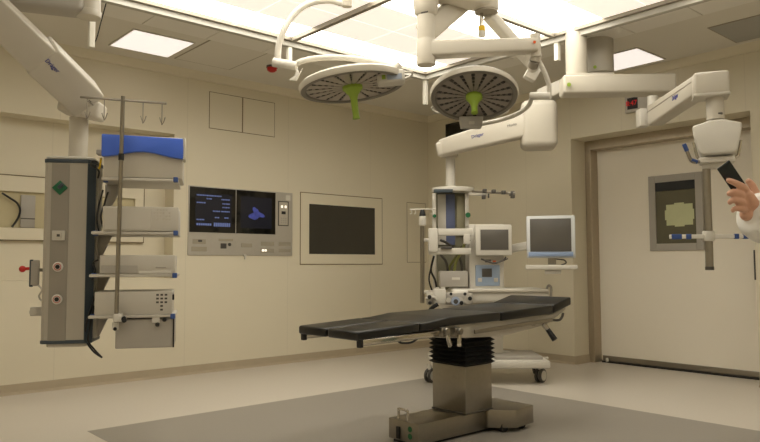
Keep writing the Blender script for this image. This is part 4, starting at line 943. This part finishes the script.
hand = [
  [(wr, (.044, .036)), (S3(752, 210, 2.96), (.054, .036)), (S3(746, 202, 2.93), (.056, .036)), (S3(744, 195, 2.91), (.046, .03)), (S3(744.5, 189, 2.90), (.03, .02))],
  [(S3(751, 214, 2.95), .034), (S3(746.5, 215, 2.93), .032), (S3(744, 212, 2.915), .026)],
  [(S3(748, 196, 2.93), .02), (S3(744, 187.5, 2.885), .0175), (S3(736, 183.2, 2.86), .0145), (S3(730, 180.8, 2.864), .013), (S3(725.5, 179.3, 2.872), .0105)],
  [(S3(747, 200, 2.93), .02), (S3(740, 194, 2.875), .0175), (S3(733, 191.5, 2.862), .015), (S3(729.5, 192.8, 2.876), .0135), (S3(728, 195.5, 2.89), .0115)],
  [(S3(747, 205, 2.93), .02), (S3(740, 201.5, 2.875), .0175), (S3(733.5, 199.5, 2.865), .015), (S3(730.2, 201.3, 2.88), .0135), (S3(729, 204, 2.895), .0115)],
  [(S3(747, 210, 2.93), .018), (S3(741, 209, 2.88), .0155), (S3(736, 207.8, 2.875), .0135), (S3(733, 209.3, 2.89), .012), (S3(732.5, 212, 2.905), .0105)],
  [(S3(755, 207, 2.97), .024), (S3(756, 194, 2.99), .02), (S3(752, 184.5, 2.99), .0165), (S3(746.5, 179.5, 2.98), .0135)],
  [(wr, (.044, .036)), (wr.lerp(el, .4), .045), (el, .05), (el.lerp(sh, .5), .056), (sh, .06)],
]
lsh, lel, lwr = B(0, .19, 1.42), B(-.04, .25, 1.12), B(.06, .24, .86)
body = hand+[
  [(B(0, 0, .95), (.15, .11)), (B(-.01, 0, 1.12), (.14, .10)), (B(0, 0, 1.3), (.16, .11)), (B(0, 0, 1.43), (.11, .08)), (B(.01, 0, 1.5), .055), (B(.03, 0, 1.56), .055)],
  [(lsh, .055), (lsh.lerp(lel, .5), .048), (lel, .042), (lwr, .03)],
  [(lwr, .03), (B(.08, .24, .80), (.034, .02)), (B(.09, .24, .76), (.034, .018))],
  [(B(0, .09, .92), .085), (B(.02, .1, .5), .06), (B(-.01, .1, .3), .052), (B(-.02, .1, .08), .038)],
  [(B(0, -.09, .92), .085), (B(.02, -.1, .5), .06), (B(-.01, -.1, .3), .052), (B(-.02, -.1, .08), .038)],
]
for k in range(4): body.append([(B(.09, .215+.018*k, .77), .011), (B(.10, .212+.019*k, .72), .0095), (B(.093, .21+.019*k, .675), .008)])
body.append([(B(.09, .21, .81), .012), (B(.12, .2, .77), .01), (B(.125, .2, .735), .009)])
def head(mb):
    Hm = basis(FB, SB, Z, B(0, 0, 0))
    def ell(c, r):
        b_ = bmesh.new(); bmesh.ops.create_uvsphere(b_, u_segments=28, v_segments=18, radius=1, matrix=Mx.Translation(V(c)) @ Mx.Diagonal((*r, 1))); mb._merge(b_, Hm)
    b_ = bmesh.new(); bmesh.ops.create_cone(b_, cap_ends=True, segments=24, radius1=.066, radius2=.058, depth=.2, matrix=Mx.Translation((.005, 0, 1.53))); mb._merge(b_, Hm)
    ell((.01, 0, 1.685), (.098, .078, .1)); ell((.045, 0, 1.615), (.062, .058, .062)); ell((.105, 0, 1.645), (.022, .013, .022)); ell((.097, 0, 1.672), (.016, .01, .03))
    ell((.098, 0, 1.606), (.014, .026, .008)); ell((.1, 0, 1.59), (.012, .022, .008))
    for s_ in (-1, 1): ell((.0, s_*.08, 1.65), (.018, .009, .03))
person = obj('person', skin_mesh(body, .0045, head), M['skin'])
tag(person, 'person in a white coat beyond the right edge, one hand raised with a phone', 'person')
cuff = wr.lerp(el, .02)
coat = skin_mesh([
  [(S3(749, 211, 2.925), .085), (S3(757, 213.5, 2.94), .108), (S3(766, 219, 2.96), .122), (wr.lerp(el, .3), .105), (el, .095), (el.lerp(sh, .5), .1), (sh, .115)],
  [(lsh, .09), (lel, .075), (lwr+Z*.02, .065)],
  [(B(0, 0, .62), (.25, .17)), (B(0, 0, .95), (.22, .16)), (B(0, 0, 1.2), (.22, .16)), (B(0, 0, 1.38), (.22, .14)), (B(0, 0, 1.48), (.12, .1))],
  [(B(0, -.2, 1.42), .105), (B(0, 0, 1.42), .13), (B(0, .2, 1.42), .105)]], .007)
co = obj('coat', coat, M['coat'], person); lab(co, 'loose white coat sleeve')
tr = skin_mesh([[(B(0, s*.09, .9), .1), (B(.02, s*.1, .5), .085), (B(-.01, s*.1, .09), .07)] for s in (-1, 1)], .01); obj('trousers', tr, M['trous'], person)
sh_ = MB()
for s in (-1, 1): sh_.obox(basis(FB, SB, Z, B(.05, s*.1, .04)), (.27, .1, .08), .03, 3)
obj('shoes', sh_, M['white'], person)
hr = MB()
for c_, r_ in (((-.012, 0, 1.712), (.096, .085, .088)), ((-.045, 0, 1.65), (.062, .078, .07))):
    b_ = bmesh.new(); bmesh.ops.create_uvsphere(b_, u_segments=28, v_segments=18, radius=1, matrix=Mx.Translation(V(c_)) @ Mx.Diagonal((*r_, 1))); hr._merge(b_, basis(FB, SB, Z, B(0, 0, 0)))
obj('hair', hr, M['hair'], person)
ey = MB()
for s in (-1, 1): ey.sph(B(.094, s*.032, 1.668), .011)
obj('eyes', ey, M['white'], person)
